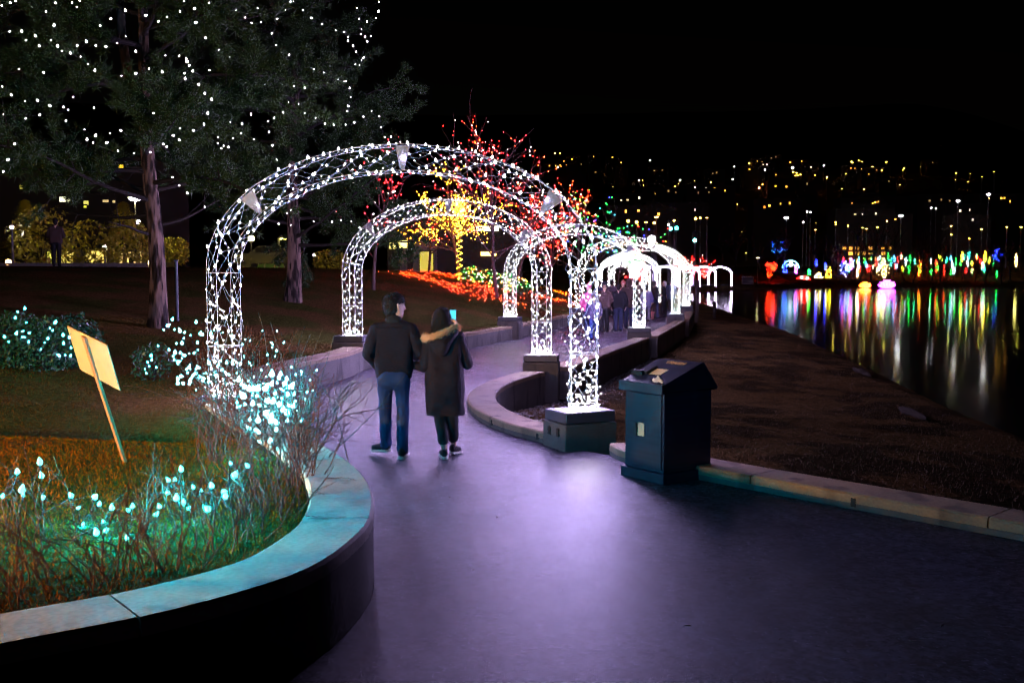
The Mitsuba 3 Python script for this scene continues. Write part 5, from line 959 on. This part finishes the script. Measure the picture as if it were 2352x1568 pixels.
for (u_, h, r, lb) in (((-20.948,54.0,3.642), 3.6, 2.2, 'yellow-lit spreading conifer behind the crest, right of the lone person'), ((-24.294,50.0,3.52), 3.4, 1.6, 'yellow-lit conifer behind the crest at the left edge')): conifer(lb, (u_[0], u_[1], gz(u_[0], u_[1])), h, r, 'leaf_yellow', 1500)
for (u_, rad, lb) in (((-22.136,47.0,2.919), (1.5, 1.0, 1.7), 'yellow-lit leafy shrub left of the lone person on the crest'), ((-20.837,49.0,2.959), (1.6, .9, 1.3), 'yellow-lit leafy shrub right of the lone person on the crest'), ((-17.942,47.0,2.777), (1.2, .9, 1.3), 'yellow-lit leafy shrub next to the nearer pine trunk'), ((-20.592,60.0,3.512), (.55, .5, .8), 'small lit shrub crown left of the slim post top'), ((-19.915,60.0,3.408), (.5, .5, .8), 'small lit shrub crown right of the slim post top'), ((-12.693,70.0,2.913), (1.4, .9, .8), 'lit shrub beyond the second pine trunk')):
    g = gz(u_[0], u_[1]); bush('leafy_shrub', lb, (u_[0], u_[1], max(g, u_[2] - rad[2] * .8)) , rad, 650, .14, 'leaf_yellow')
xa, xb = (-17.775,69.0,2.9)[0], (-14.316,69.0,2.9)[0]
k = thing('hoarding', 'green-lit fence panel wall behind the first arch left leg', 'fence')
for i in range(5): obj('fence_panel', box((xb - xa) / 5 - .05, .08, 1.9, (xa + (xb - xa) * (i + .5) / 5, 69, 2.2)), 'wall_green', k)
for i in range(6): obj('fence_post', box(.10, .12, 2.1, (xa + (xb - xa) * i / 5, 69, 2.25)), 'wall_pale', k)
street_lamp('street_lamp', 'hooded park lamp lighting the green fence from above', (-14.935,64.0,3.946)[0], 64, 4.2, V(1, .85, .15) * 25, .2, head='cobra', arm=.3, wboost=4)
cx_, cy_ = (-15.219,63.0,2.493)[0], 63.0; kc = thing('parked_car', 'dark parked car silhouetted against the green fence', 'car'); zc = gz(cx_, cy_)
pr = [(-2.1, .35), (-2.15, .75), (-1.9, .95), (-1.15, 1.02), (-.55, 1.45), (.75, 1.48), (1.45, 1.05), (2.0, .92), (2.15, .6), (2.1, .35)]
tmc = trimesh.creation.extrude_polygon(shapely.Polygon(pr), 1.7); vc = np.array(tmc.vertices)[:, [0, 2, 1]]; vc[:, 1] -= .85; tmq = trimesh.Trimesh(vc + V(cx_, cy_, zc), tmc.faces); tmq.fix_normals(); obj('body', (np.array(tmq.vertices), np.array(tmq.faces)), 'car_paint', kc, smooth=False)
obj('side_window', box(1.7, .03, .34, (cx_ + .1, cy_ - .86, zc + 1.22), .01), 'car_glass', kc)
for sx_ in (-1.35, 1.35):
    for sy_ in (-.78, .78):
        w_ = trimesh.creation.cylinder(.33, .2, sections=18); v = np.array(w_.vertices) @ np.array([[1, 0, 0], [0, 0, -1], [0, 1, 0.]]).T; obj('wheel', (v + V(cx_ + sx_, cy_ + sy_, zc + .33), np.array(w_.faces)), 'black_plastic', kc)
kA = bldg('apartment_block', 'dark block of flats with a few lit windows behind the pines at far left', (-52.849,100.0,7.637)[0], (-36.116,100.0,7.637)[0], 100, 112, 1, (-42.248,100.0,13.575)[2])
for u_, w, h, c in (((-47.122,100.0,12.76), .9, .4, V(2.2, 1.3, .05)), ((-46.775,100.0,12.76), .4, .4, V(2.2, 1.3, .05)), ((-44.44,100.0,12.631), .9, .45, V(1.3, 1.3, .6)), ((-42.577,100.0,12.674), .7, .4, V(2, .95, .05)), ((-43.807,100.0,12.073), .3, .3, V(2.5, 1.8, .1)), ((-38.895,100.0,12.674), .5, .4, V(2.2, 1.3, .05)), ((-44.71,100.0,9.449), .8, .5, V(2, 2, 1.2)), ((-44.193,100.0,9.32), .35, .35, V(1.2, 1.2, .6)), ((-42.463,100.0,9.104), .5, .4, V(.9, .8, .15)), ((-42.559,100.0,8.759), .3, .3, V(.9, .9, .05)), ((-40.504,100.0,9.277), .6, .25, V(.7, .5, .2)), ((-39.68,100.0,9.234), .3, .25, V(.7, .5, .2)), ((-48.837,100.0,10.655), .4, .4, V(.3, .27, .03))): pane(kA, V(u_[0], 100, u_[2]), w, h, c, wb=3)
kA = bldg('street_shop', 'low lit shop front behind the shrubs at far left', (-38.638,82.0,3.07)[0], (-30.059,82.0,3.07)[0], 82, 90, 1, (-34.856,82.0,4.067)[2], 'wall_pale')
for u_, w, h, c in (((-36.663,82.0,3.355), 1.4, 1.0, V(1.3, 1.0, .15)), ((-34.09,82.0,3.355), 1.6, 1.1, V(1.5, 1.1, .2)), ((-31.305,82.0,3.284), 1.8, 1.1, V(1.7, 1.15, .3)), ((-37.735,82.0,3.355), .8, 1.0, V(1.0, 1.0, .1))): pane(kA, V(u_[0], 82, u_[2]), w, h, c, 'shop_window', wb=3)

# ---------------------------------------------------------------- beyond the crowd: bright lamp, traffic lights, street
u_ = (12.295,88.0,5.057); street_lamp('street_lamp', 'very bright white street lamp just above the arch tops', u_[0], u_[1], u_[2], V(1, .85, .70) * 120, .38, head='globe', wboost=2)
for u_, c, lb in (((30.08,190.0,10.657), V(.4, 4, 3), 'left one of two green traffic lights above the arches'), ((30.578,186.0,10.555), V(.15, 5, 3.2), 'right and brighter one of two green traffic lights above the arches'), ((34.735,190.0,8.436), V(.6, 4, 3), 'green traffic light low above the round red-lit tree')):
    k = thing('traffic_light', lb, 'traffic light'); obj('pole', tube(np.array([[u_[0], u_[1] + .4, 0], [u_[0], u_[1] + .4, u_[2] + .8]]), .09, 6), 'pole_metal', k); obj('housing', box(.9, .5, 2.2, (u_[0], u_[1] + .3, u_[2] + .6), .05), 'black_plastic', k)
    m = trimesh.creation.cylinder(.40, .06, sections=14); v = np.array(m.vertices) @ np.array([[1, 0, 0], [0, 0, -1], [0, 1, 0.]]).T + V(u_[0], u_[1], u_[2]); obj('lens', (v, np.array(m.faces)), 'bulb_glass', k, emit=c * 3, weight=wgt(c * 3, 1.0, u_, 1))
HL_ = [((75.323,275.0,17.434),'W',1.3),((88.318,300.0,20.699),'w',0.55),((89.32,300.0,20.575),'w',0.5),((81.381,280.0,16.497),'w',0.6),((106.748,275.0,18.003),'W',1.3),((128.989,290.0,23.072),'W',1.1),((135.36,285.0,24.592),'W',1.2),((138.056,330.0,23.797),'w',0.5),((139.575,330.0,23.524),'w',0.5),((196.456,420.0,42.478),'o',0.55),((206.241,430.0,45.654),'o',0.6),((206.656,430.0,43.884),'o',0.4),((118.439,270.0,14.916),'o',0.55),((114.994,262.0,12.361),'o',0.5),((126.735,270.0,14.077),'o',0.65),((92.781,262.0,13.882),'o',0.6),((92.788,265.0,14.293),'o',0.45),((99.317,272.0,14.73),'o',0.6),((93.943,280.0,15.511),'y',0.45),((93.71,290.0,17.075),'y',0.45),((93.726,290.0,16.354),'y',0.4),((81.835,270.0,13.909),'o',0.5),((37.581,205.0,13.378),'y',0.6),((39.458,210.0,13.786),'y',0.45),((41.83,215.0,14.066),'o',0.5),((24.506,170.0,11.681),'o',0.7),((23.451,165.0,10.44),'y',0.5),((29.141,180.0,11.618),'y',0.45),((18.662,150.0,9.797),'y',0.5),((21.407,160.0,10.251),'o',0.45),((16.831,145.0,9.687),'y',0.5),((29.699,190.0,11.404),'w',0.45),((206.346,820.0,86.934),'w',1.6),((223.369,800.0,86.507),'W',2.6),((263.579,850.0,93.536),'w',1.6),((207.652,880.0,98.937),'o',1.8),((303.839,900.0,102.62),'o',1.8),((304.794,900.0,101.695),'o',1.6),((310.352,900.0,103.544),'o',1.6),((313.557,900.0,102.25),'o',1.6),((312.05,870.0,94.796),'o',1.7),((335.035,900.0,102.065),'o',1.7),((335.451,860.0,92.315),'o',1.8),((37.637,880.0,107.25),'y',1.7),((42.016,880.0,107.611),'o',1.3),((123.648,900.0,103.544),'w',1.4),((137.832,560.0,49.971),'r',1.5),((183.67,830.0,90.529),'w',1.2),((140.547,640.0,62.363),'w',1.1),((212.575,760.0,79.156),'o',1.8),((215.272,760.0,78.374),'o',1.5),((208.723,740.0,74.384),'o',1.5),((218.134,760.0,77.279),'o',1.4),((219.554,700.0,69.607),'y',1.2),((199.185,700.0,70.472),'y',1.2),((252.371,760.0,77.592),'o',1.2),((294.317,800.0,84.533),'y',1.2),((96.272,560.0,50.779),'y',1.0),((91.036,560.0,50.779),'y',0.8),((118.702,600.0,56.736),'y',1.0),((183.928,560.0,49.625),'o',0.9),((199.894,570.0,50.24),'y',1.0),((130.997,265.0,14.402),'o',0.5),((133.227,262.0,14.262),'o',0.6),((117.951,258.0,11.132),'y',0.4),((112.306,300.0,17.905),'y',0.5),((152.226,420.0,32.085),'y',0.7)]
for i in range(150):
    t = rng.uniform(0, 1); D_ = float(np.exp(rng.uniform(math.log(330), math.log(980)))); u_ = rng.normal(.13, .11) if i % 3 else rng.uniform(-.02, .46)
    x_ = float(np.clip(u_, -.03, .49)) * D_; z_ = gz(x_, D_)
    HL_.append(((x_, D_, z_ + rng.uniform(3, 8)), 'ooyyyw'[rng.integers(0, 6)], D_ / 1000 * rng.uniform(.7, 1.5)))
HC = {'W': V(1, .92, 1.0) * 200, 'w': V(1, .92, .95) * 45, 'o': V(1, .30, .03) * 60, 'y': V(1, .30, .03) * 45, 'r': V(1, .16, .07) * 40}
HN = {'W': 'big white floodlamp', 'w': 'white street lamp', 'o': 'orange street lamp', 'y': 'yellow street lamp', 'r': 'red lamp'}
for i, (p, c, s) in enumerate(HL_):
    if c == 'W':
        lb = {0: 'white shaded floodlamp left of the far row of dark trunks', 4: 'white shaded floodlamp in the middle of the far shore', 5: 'tall white floodlight, left one of the pair at the far right', 6: 'tallest white floodlight at the far right'}.get(i, 'brightest white lamp on the far hillside'); g_ = None
    elif c == 'r': lb, g_ = 'single reddish lamp on the lower hillside', None
    else: lb, g_ = (HN[c] + (' on the dark hillside across the lake' if p[1] > 380 else ' among the trees beyond the lake')), HN[c] + ('s on the dark hillside' if p[1] > 380 else 's among the far trees')
    r = s * (.50 if p[1] < 350 else .40)
    street_lamp('street_lamp', lb, p[0], p[1], p[2], HC[c], r, head='cobra' if c in 'Wo' else 'globe', arm=0, wboost=(25 if c == 'W' else 8) if p[1] < 350 else 1.0, group=g_, pole_r=.12 if p[1] < 350 else .2, base=min(gz(p[0], p[1]), p[2] - 3))
# houses on the hillside
HOU = [((36.991,860.0,94.26),3,'y'),((45.022,860.0,94.436),2,'o'),((54.559,900.0,105.392),1,'y'),((76.235,930.0,110.939),1,'y'),((92.836,930.0,108.839),1,'y'),((96.091,880.0,98.756),1,'y'),((59.578,880.0,97.671),1,'d'),((46.057,880.0,99.841),1,'y'),((217.664,880.0,100.745),2,'y'),((216.693,860.0,95.497),2,'w'),((194.928,820.0,87.777),1,'y'),((189.476,720.0,72.428),1,'y'),((259.034,900.0,102.25),1,'y'),((248.391,900.0,102.25),1,'y'),((238.949,920.0,108.635),2,'d'),((294.035,860.0,92.491),3,'o'),((262.479,880.0,96.405),1,'w'),((235.205,780.0,79.581),1,'y'),((150.38,560.0,51.126),2,'y'),((101.265,540.0,47.924),2,'w'),((111.935,540.0,47.367),2,'y'),((99.163,520.0,44.078),2,'d'),((84.867,530.0,45.434),2,'d'),((50.733,430.0,34.133),3,'w'),((70.918,500.0,42.769),1,'y'),((38.55,300.0,20.389),3,'y'),((54.49,360.0,25.406),1,'y'),((112.485,420.0,31.304),3,'y'),((106.989,420.0,30.783),1,'o'),((68.587,380.0,26.864),1,'w'),((161.894,460.0,36.85),1,'y'),((159.475,440.0,33.517),2,'y'),((126.431,360.0,24.811),2,'w'),((123.323,350.0,22.512),3,'w'),((187.824,440.0,34.426),3,'d'),((204.615,420.0,33.126),3,'y'),((207.052,420.0,33.386),1,'y'),((172.2,380.0,26.471),2,'w'),((151.725,330.0,19.29),1,'w'),((135.883,360.0,21.459),2,'y'),((150.332,440.0,33.063),1,'o'),((310.939,850.0,90.041),2,'d'),((179.013,450.0,34.234),1,'d'),((116.621,800.0,84.862),2,'d'),((375.751,900.0,101.695),1,'d'),((262.081,700.0,66.58),1,'d'),((189.121,640.0,59.726),1,'d'),((66.811,800.0,83.216),1,'d'),((270.222,760.0,76.81),1,'y'),((153.417,760.0,78.374),2,'d')]
WC = {'y': V(2.8, 1.35, .14), 'w': V(1.9, 1.7, 1.1), 'o': V(2.8, 1.0, .12), 'd': V(.30, .18, .07)}
for p, w, c in HOU:
    far = p[1] / 700; W_h = 8 + 4 * w * rng.uniform(.9, 1.2); g = min(gz(p[0], p[1]), p[2] - 3.5); zt = p[2] + 2.4
    k = thing('hillside_house', 'dark gabled house with ' + {1: 'one lit window', 2: 'two lit windows', 3: 'three lit windows'}[w] + ' across the lake, ' + {'y': 'yellow', 'w': 'whitish', 'o': 'orange', 'd': 'very dim'}[c] + ' light', 'house', f'hillside houses {w} {c}')
    obj('walls', box(W_h, 9, zt - g, (p[0], p[1] + 4.6, (zt + g) / 2)), 'wall_dark', k)
    rv = np.array([[s_ * (W_h / 2 + .5), yy, zt] for s_ in (-1, 1) for yy in (p[1] - .5, p[1] + 9.6)] + [[s_ * (W_h / 2 + .5), p[1] + 4.6, zt + 2.6] for s_ in (-1, 1)]); tmr = trimesh.Trimesh(rv, [[0, 1, 4], [2, 5, 3], [0, 4, 5], [0, 5, 2], [1, 3, 5], [1, 5, 4], [0, 2, 3], [0, 3, 1]], process=False); tmr.fix_normals(); obj('roof', (np.array(tmr.vertices), np.array(tmr.faces)), 'roof_dark', k, smooth=False)
    for i in range(w): pane(k, V(p[0] + (i - (w - 1) / 2) * 4.6 + rng.uniform(-1.2, 1.2), p[1] + .1, p[2] + rng.uniform(-.8, .9)), (.55 + .45 * far) * rng.uniform(.6, 1.3), (.6 + .45 * far) * rng.uniform(.7, 1.2), WC[c] * V(1, rng.uniform(.75, 1.1), rng.uniform(.6, 1.3)) * rng.uniform(.4, 1.4), wb=.5)

# ---------------------------------------------------------------- far shore displays
def disp(name, label, cat='light display', group=None): return thing(name, label, cat, group)
def arc_pts(p, R, a0, a1, n, h=1.0): return [V(p[0] + R * math.cos(a), p[1], p[2] + h * R * math.sin(a)) for a in np.linspace(a0, a1, n)]
def glow(k, name, pts, r, col, sides=6, wb=6): 
    m = tube(np.array(pts), r, sides); obj(name, m, 'bulb_glass', k, smooth=True, emit=col, weight=wgt(np.asarray(col), trimesh.Trimesh(*m, process=False).area, np.mean(pts, 0), wb))
p = V(*(66.425,238.0,3.45)); k = disp('arch_display', 'pale blue double-curved arch display on the far shore')
glow(k, 'light_tube', arc_pts(p, 1.95, math.pi, 0, 12, .95), .18, V(.4, 2.0, 2.8) * 1.6); glow(k, 'light_tube', arc_pts(p + V(0, 0, -.1), 1.2, math.pi * .8, .2 * math.pi, 8, 1.0), .16, V(.5, 2.0, 2.6) * 1.6); glow(k, 'centre_tuft', [p + V(0, 0, .4), p + V(0, 0, 1.6)], .42, V(2.6, 3, 3.2))
p = V(*(66.003,226.0,-0.166)); k = disp('flower_display', 'wide red and white fan-shaped flower display at the far water edge')
for i, a in enumerate(np.linspace(.25, math.pi - .25, 11)): glow(k, 'petal', [p, p + V(math.cos(a) * 2.0, .3 * math.sin(3 * a), math.sin(a) * 1.9)], .20, RED * 1.2 if i % 3 else PALE * 1.5)
glow(k, 'rim', arc_pts(p + V(0, -.3, .5), 2.6, math.pi * 1.12, math.pi * 1.88, 9, .5), .16, V(2.5, 4, 4.2))
def lotus(u_, R, col, lb, n=9):
    k = disp('lotus_display', lb); p = V(*u_)
    for ring, (h, o) in enumerate(((.95, .35), (.75, .8), (.45, 1.0))):
        for a in np.linspace(.15, math.pi - .15, n - 2 * ring): d = V(math.cos(a), 0.6 * (-1) ** ring * math.sin(a), 0); glow(k, 'petal', [p + d * R * .25, p + d * R * o * .8 + V(0, 0, R * h * .5), p + d * R * o + V(0, 0, R * h)], .10 * R, col, 5, 8)
    obj('float', tube(np.array([p - V(0, 0, .45), p - V(0, 0, .0)]), R * .5, 12), 'black_plastic', k)
lotus((72.597,205.0,-0.769), 1.25, V(12, 1.6, .08) * 1.4, 'orange lotus flower light floating on the lake'); lotus((75.196,200.0,-0.788), 1.75, V(4.6, .42, 8.5) * 1.8, 'white and violet lotus flower light floating on the lake')
def lit_shrub(name, lb, u_, w, h, cols, n=46, r=.13, L=1.0, group=None, wb=8):
    k = disp(name, lb, 'light display', group); p = V(*u_); q = rng.normal(0, 1, (n, 3)); q /= np.linalg.norm(q, axis=1, keepdims=True); q *= rng.uniform(.5, 1, (n, 1)); q = q * V(w / 2, w / 2, h / 2) + p
    for i, c in enumerate(cols): bulb_mass(k, q[i::len(cols)], np.asarray(c) * L, r, 'bulb_net', wb)
    obj('stem', tube(np.array([[p[0], p[1], p[2] - h / 2 - 1.2], [p[0], p[1], p[2] + h * .2]]), .08, 5), 'dark_wood', k)
for (u_, w, h, c, lb) in (((73.58,232.0,2.101), 1.7, 3.6, [YELLOW * 1.3], 'tall solid yellow light column at the far shore'), ((70.958,231.0,1.497), 2.0, 2.2, [YELLOW, PALE], 'short bright yellow and white light display left of the yellow column'), ((70.317,236.0,2.205), 1.0, 2.4, [GREEN], 'narrow green light display beside the red flower'), ((78.628,236.0,3.438), 2.6, 4.6, [BLUE, BLUE, PALE], 'blue and white light figure at the far shore'), ((74.719,238.0,3.864), .7, 2.2, [BLUE * .6], 'dim blue light spike at the far shore'), ((73.132,240.0,4.714), .7, 2.2, [BLUE * .5], 'dim violet blue light spike at the far shore'), ((119.616,246.0,6.705), 2.6, 3.6, [BLUE * 1.2], 'solid blue drop-shaped light display at the far right'), ((81.737,236.0,2.514), .6, 3.4, [YELLOW, PALE], 'thin pale yellow light pole display'), ((64.532,236.0,3.232), 1.1, 4.2, [BLUE * 1.5], 'blue light column at the left of the far shore row'), ((67.113,236.0,2.822), .8, 3.6, [V(2.2, .35, 6)], 'violet light column beside the blue arch display'), ((81.167,239.0,4.495), .7, 3.2, [V(3, .3, 6)], 'violet light spike beside the blue and white figure'), ((116.415,246.0,6.278), .7, 3.2, [V(6, 2.2, .06)], 'orange light spike near the far right'), ((111.284,247.0,6.51), .6, 3.2, [V(6, 2.2, .06)], 'orange light spike right of the teal shrubs'), ((88.438,238.0,3.036), 3.0, 4.0, [V(6, 4, 1)], 'warm white hanging light figure'), ((97.951,240.0,3.879), 1.0, 5.0, [YELLOW, RED], 'slim yellow and red light figure'), ((124.162,246.0,5.423), .8, 3.6, [V(5, 3, .8)], 'last thin yellow light figure at the right edge')):
    lit_shrub('light_figure', lb, u_, w, h, c, 60, .10, 4.5)
MULTI = [((83.921,238.0,5.312),0),((86.954,245.0,4.132),1),((87.94,244.0,5.819),2),((88.554,243.0,4.959),3),((89.007,242.0,5.998),4),((89.711,241.0,5.144),5),((90.358,240.0,6.174),0),((90.638,239.0,4.911),2),((91.068,238.0,5.726),1),((94.612,245.0,5.409),3),((95.054,244.0,6.243),5),((95.751,243.0,5.17),4),((96.401,242.0,5.578),0),((97.28,241.0,4.935),2),((82.244,240.0,4.297),4),((83.281,239.0,3.248),3),((85.532,238.0,3.036),3),((89.752,245.0,3.279),5),((94.051,244.0,3.911),1),((101.889,243.0,5.382),4),((102.753,242.0,4.737),3),((103.127,241.0,6.191),6),((103.572,240.0,4.923),6),((103.962,239.0,5.326),2),((104.558,238.0,5.519),1),((108.933,245.0,4.984),0),((109.565,244.0,4.547),0),((109.912,243.0,6.226),2),((110.712,242.0,6.629),2),((109.886,241.0,4.935),4),((110.483,240.0,4.714),6),((111.227,239.0,6.156),5),((111.624,238.0,5.105),3),((117.036,245.0,5.409),6),((117.423,244.0,4.971),0),((103.232,243.0,2.846),3),((104.689,242.0,3.474),3),((83.623,241.0,4.935),1)]
for i in range(26):
    x_ = rng.uniform(80, 117); MULTI.append(((x_, 240 + rng.uniform(0, 9), gz(x_, 246) + rng.uniform(.8, 3.2)), int(rng.choice([0, 0, 1, 2, 3, 4, 4, 5, 6, 6]))))
MC = [[GREEN], [V(.3, 2, 7)], [V(.2, 4, 5), GREEN], [RED], [PALE, V(1, 4, 6)], [PALE, RED, GREEN], [YELLOW, YELLOW, GREEN]]; MN = ['green', 'blue', 'teal', 'red', 'white and blue', 'white, red and green', 'yellow']
for u_, s in MULTI: lit_shrub('light_shrub', f'small shrub with {MN[s]} lights in the colourful row on the far bank', u_, rng.uniform(.4, .9), rng.uniform(1.2, 2.8), MC[s], 20, .080, 4.0, f'{MN[s]} light shrubs on the far bank')
kO = bldg('lit_shed', 'orange-lit timber-framed shelter behind the far bare trees', (85.829,262.0,7.694)[0], (99.754,262.0,7.694)[0], 262, 268, 1, (91.71,262.0,9.967)[2], 'wall_dark', roof=None)
for i in range(8):
    for j in range(3):
        if (i * 5 + j * 3) % 7 not in (0, 3): pane(kO, V((85.829,262.0,7.694)[0] + 1.2 + i * 1.72, 262, (91.802,262.0,6.101)[2] + j * 1.35), 1.2 * rng.uniform(.6, 1.1), .9 * rng.uniform(.5, 1.1), V(1.6, .62, .06) * rng.uniform(.3, 1.3), 'lit_panel', frame=False, wb=2)
k = thing('basketball_hoop', 'basketball backboard on a post at a dimly lit court across the inlet', 'basketball hoop'); u_ = (47.223,200.0,0.781)
fr = [box(2.4, .12, .16, (u_[0], u_[1], u_[2] + .75)), box(2.4, .12, .16, (u_[0], u_[1], u_[2] - .75)), box(.16, .12, 1.34, (u_[0] - 1.12, u_[1], u_[2])), box(.16, .12, 1.34, (u_[0] + 1.12, u_[1], u_[2]))]
obj('backboard_frame', cat_mesh(fr), 'wall_pale', k, smooth=False); obj('backboard', box(2.06, .05, 1.32, (u_[0], u_[1] + .02, u_[2])), 'wall_dark', k); obj('post', tube(np.array([[u_[0], u_[1] + .4, -1], [u_[0], u_[1] + .4, u_[2] - .2]]), .09, 6), 'pole_metal', k)
u_ = (52.665,214.0,1.441); street_lamp('street_lamp', 'small yellowish lamp over the dim ball court across the inlet', u_[0], u_[1], 5.5, V(1, .85, .25) * 30, .3, head='cobra', wboost=6, base=-.5)
# dark bare trees on the far shore
for i, u in enumerate([(48.503,232.0),(54.514,243.0),(63.478,240.0),(64.547,237.0),(70.879,234.0),(79.023,245.0),(79.112,242.0),(81.573,239.0),(82.3,236.0),(83.796,233.0),(88.817,244.0),(90.46,241.0),(90.788,238.0),(92.208,235.0),(93.158,232.0),(100.12,243.0),(99.722,240.0),(99.717,237.0),(100.497,234.0),(108.429,245.0),(109.214,242.0),(110.99,239.0),(111.862,236.0),(114.305,233.0),(121.831,244.0),(59.851,241.0)]):
    bare_tree('far_bare_tree', 'dark bare tree silhouetted on the far lake shore', (u[0], u[1], gz(u[0], u[1])), rng.uniform(11, 17), .20, 2, .40, 'dark_wood', group='dark bare trees on the far lake shore', n_lim=10)
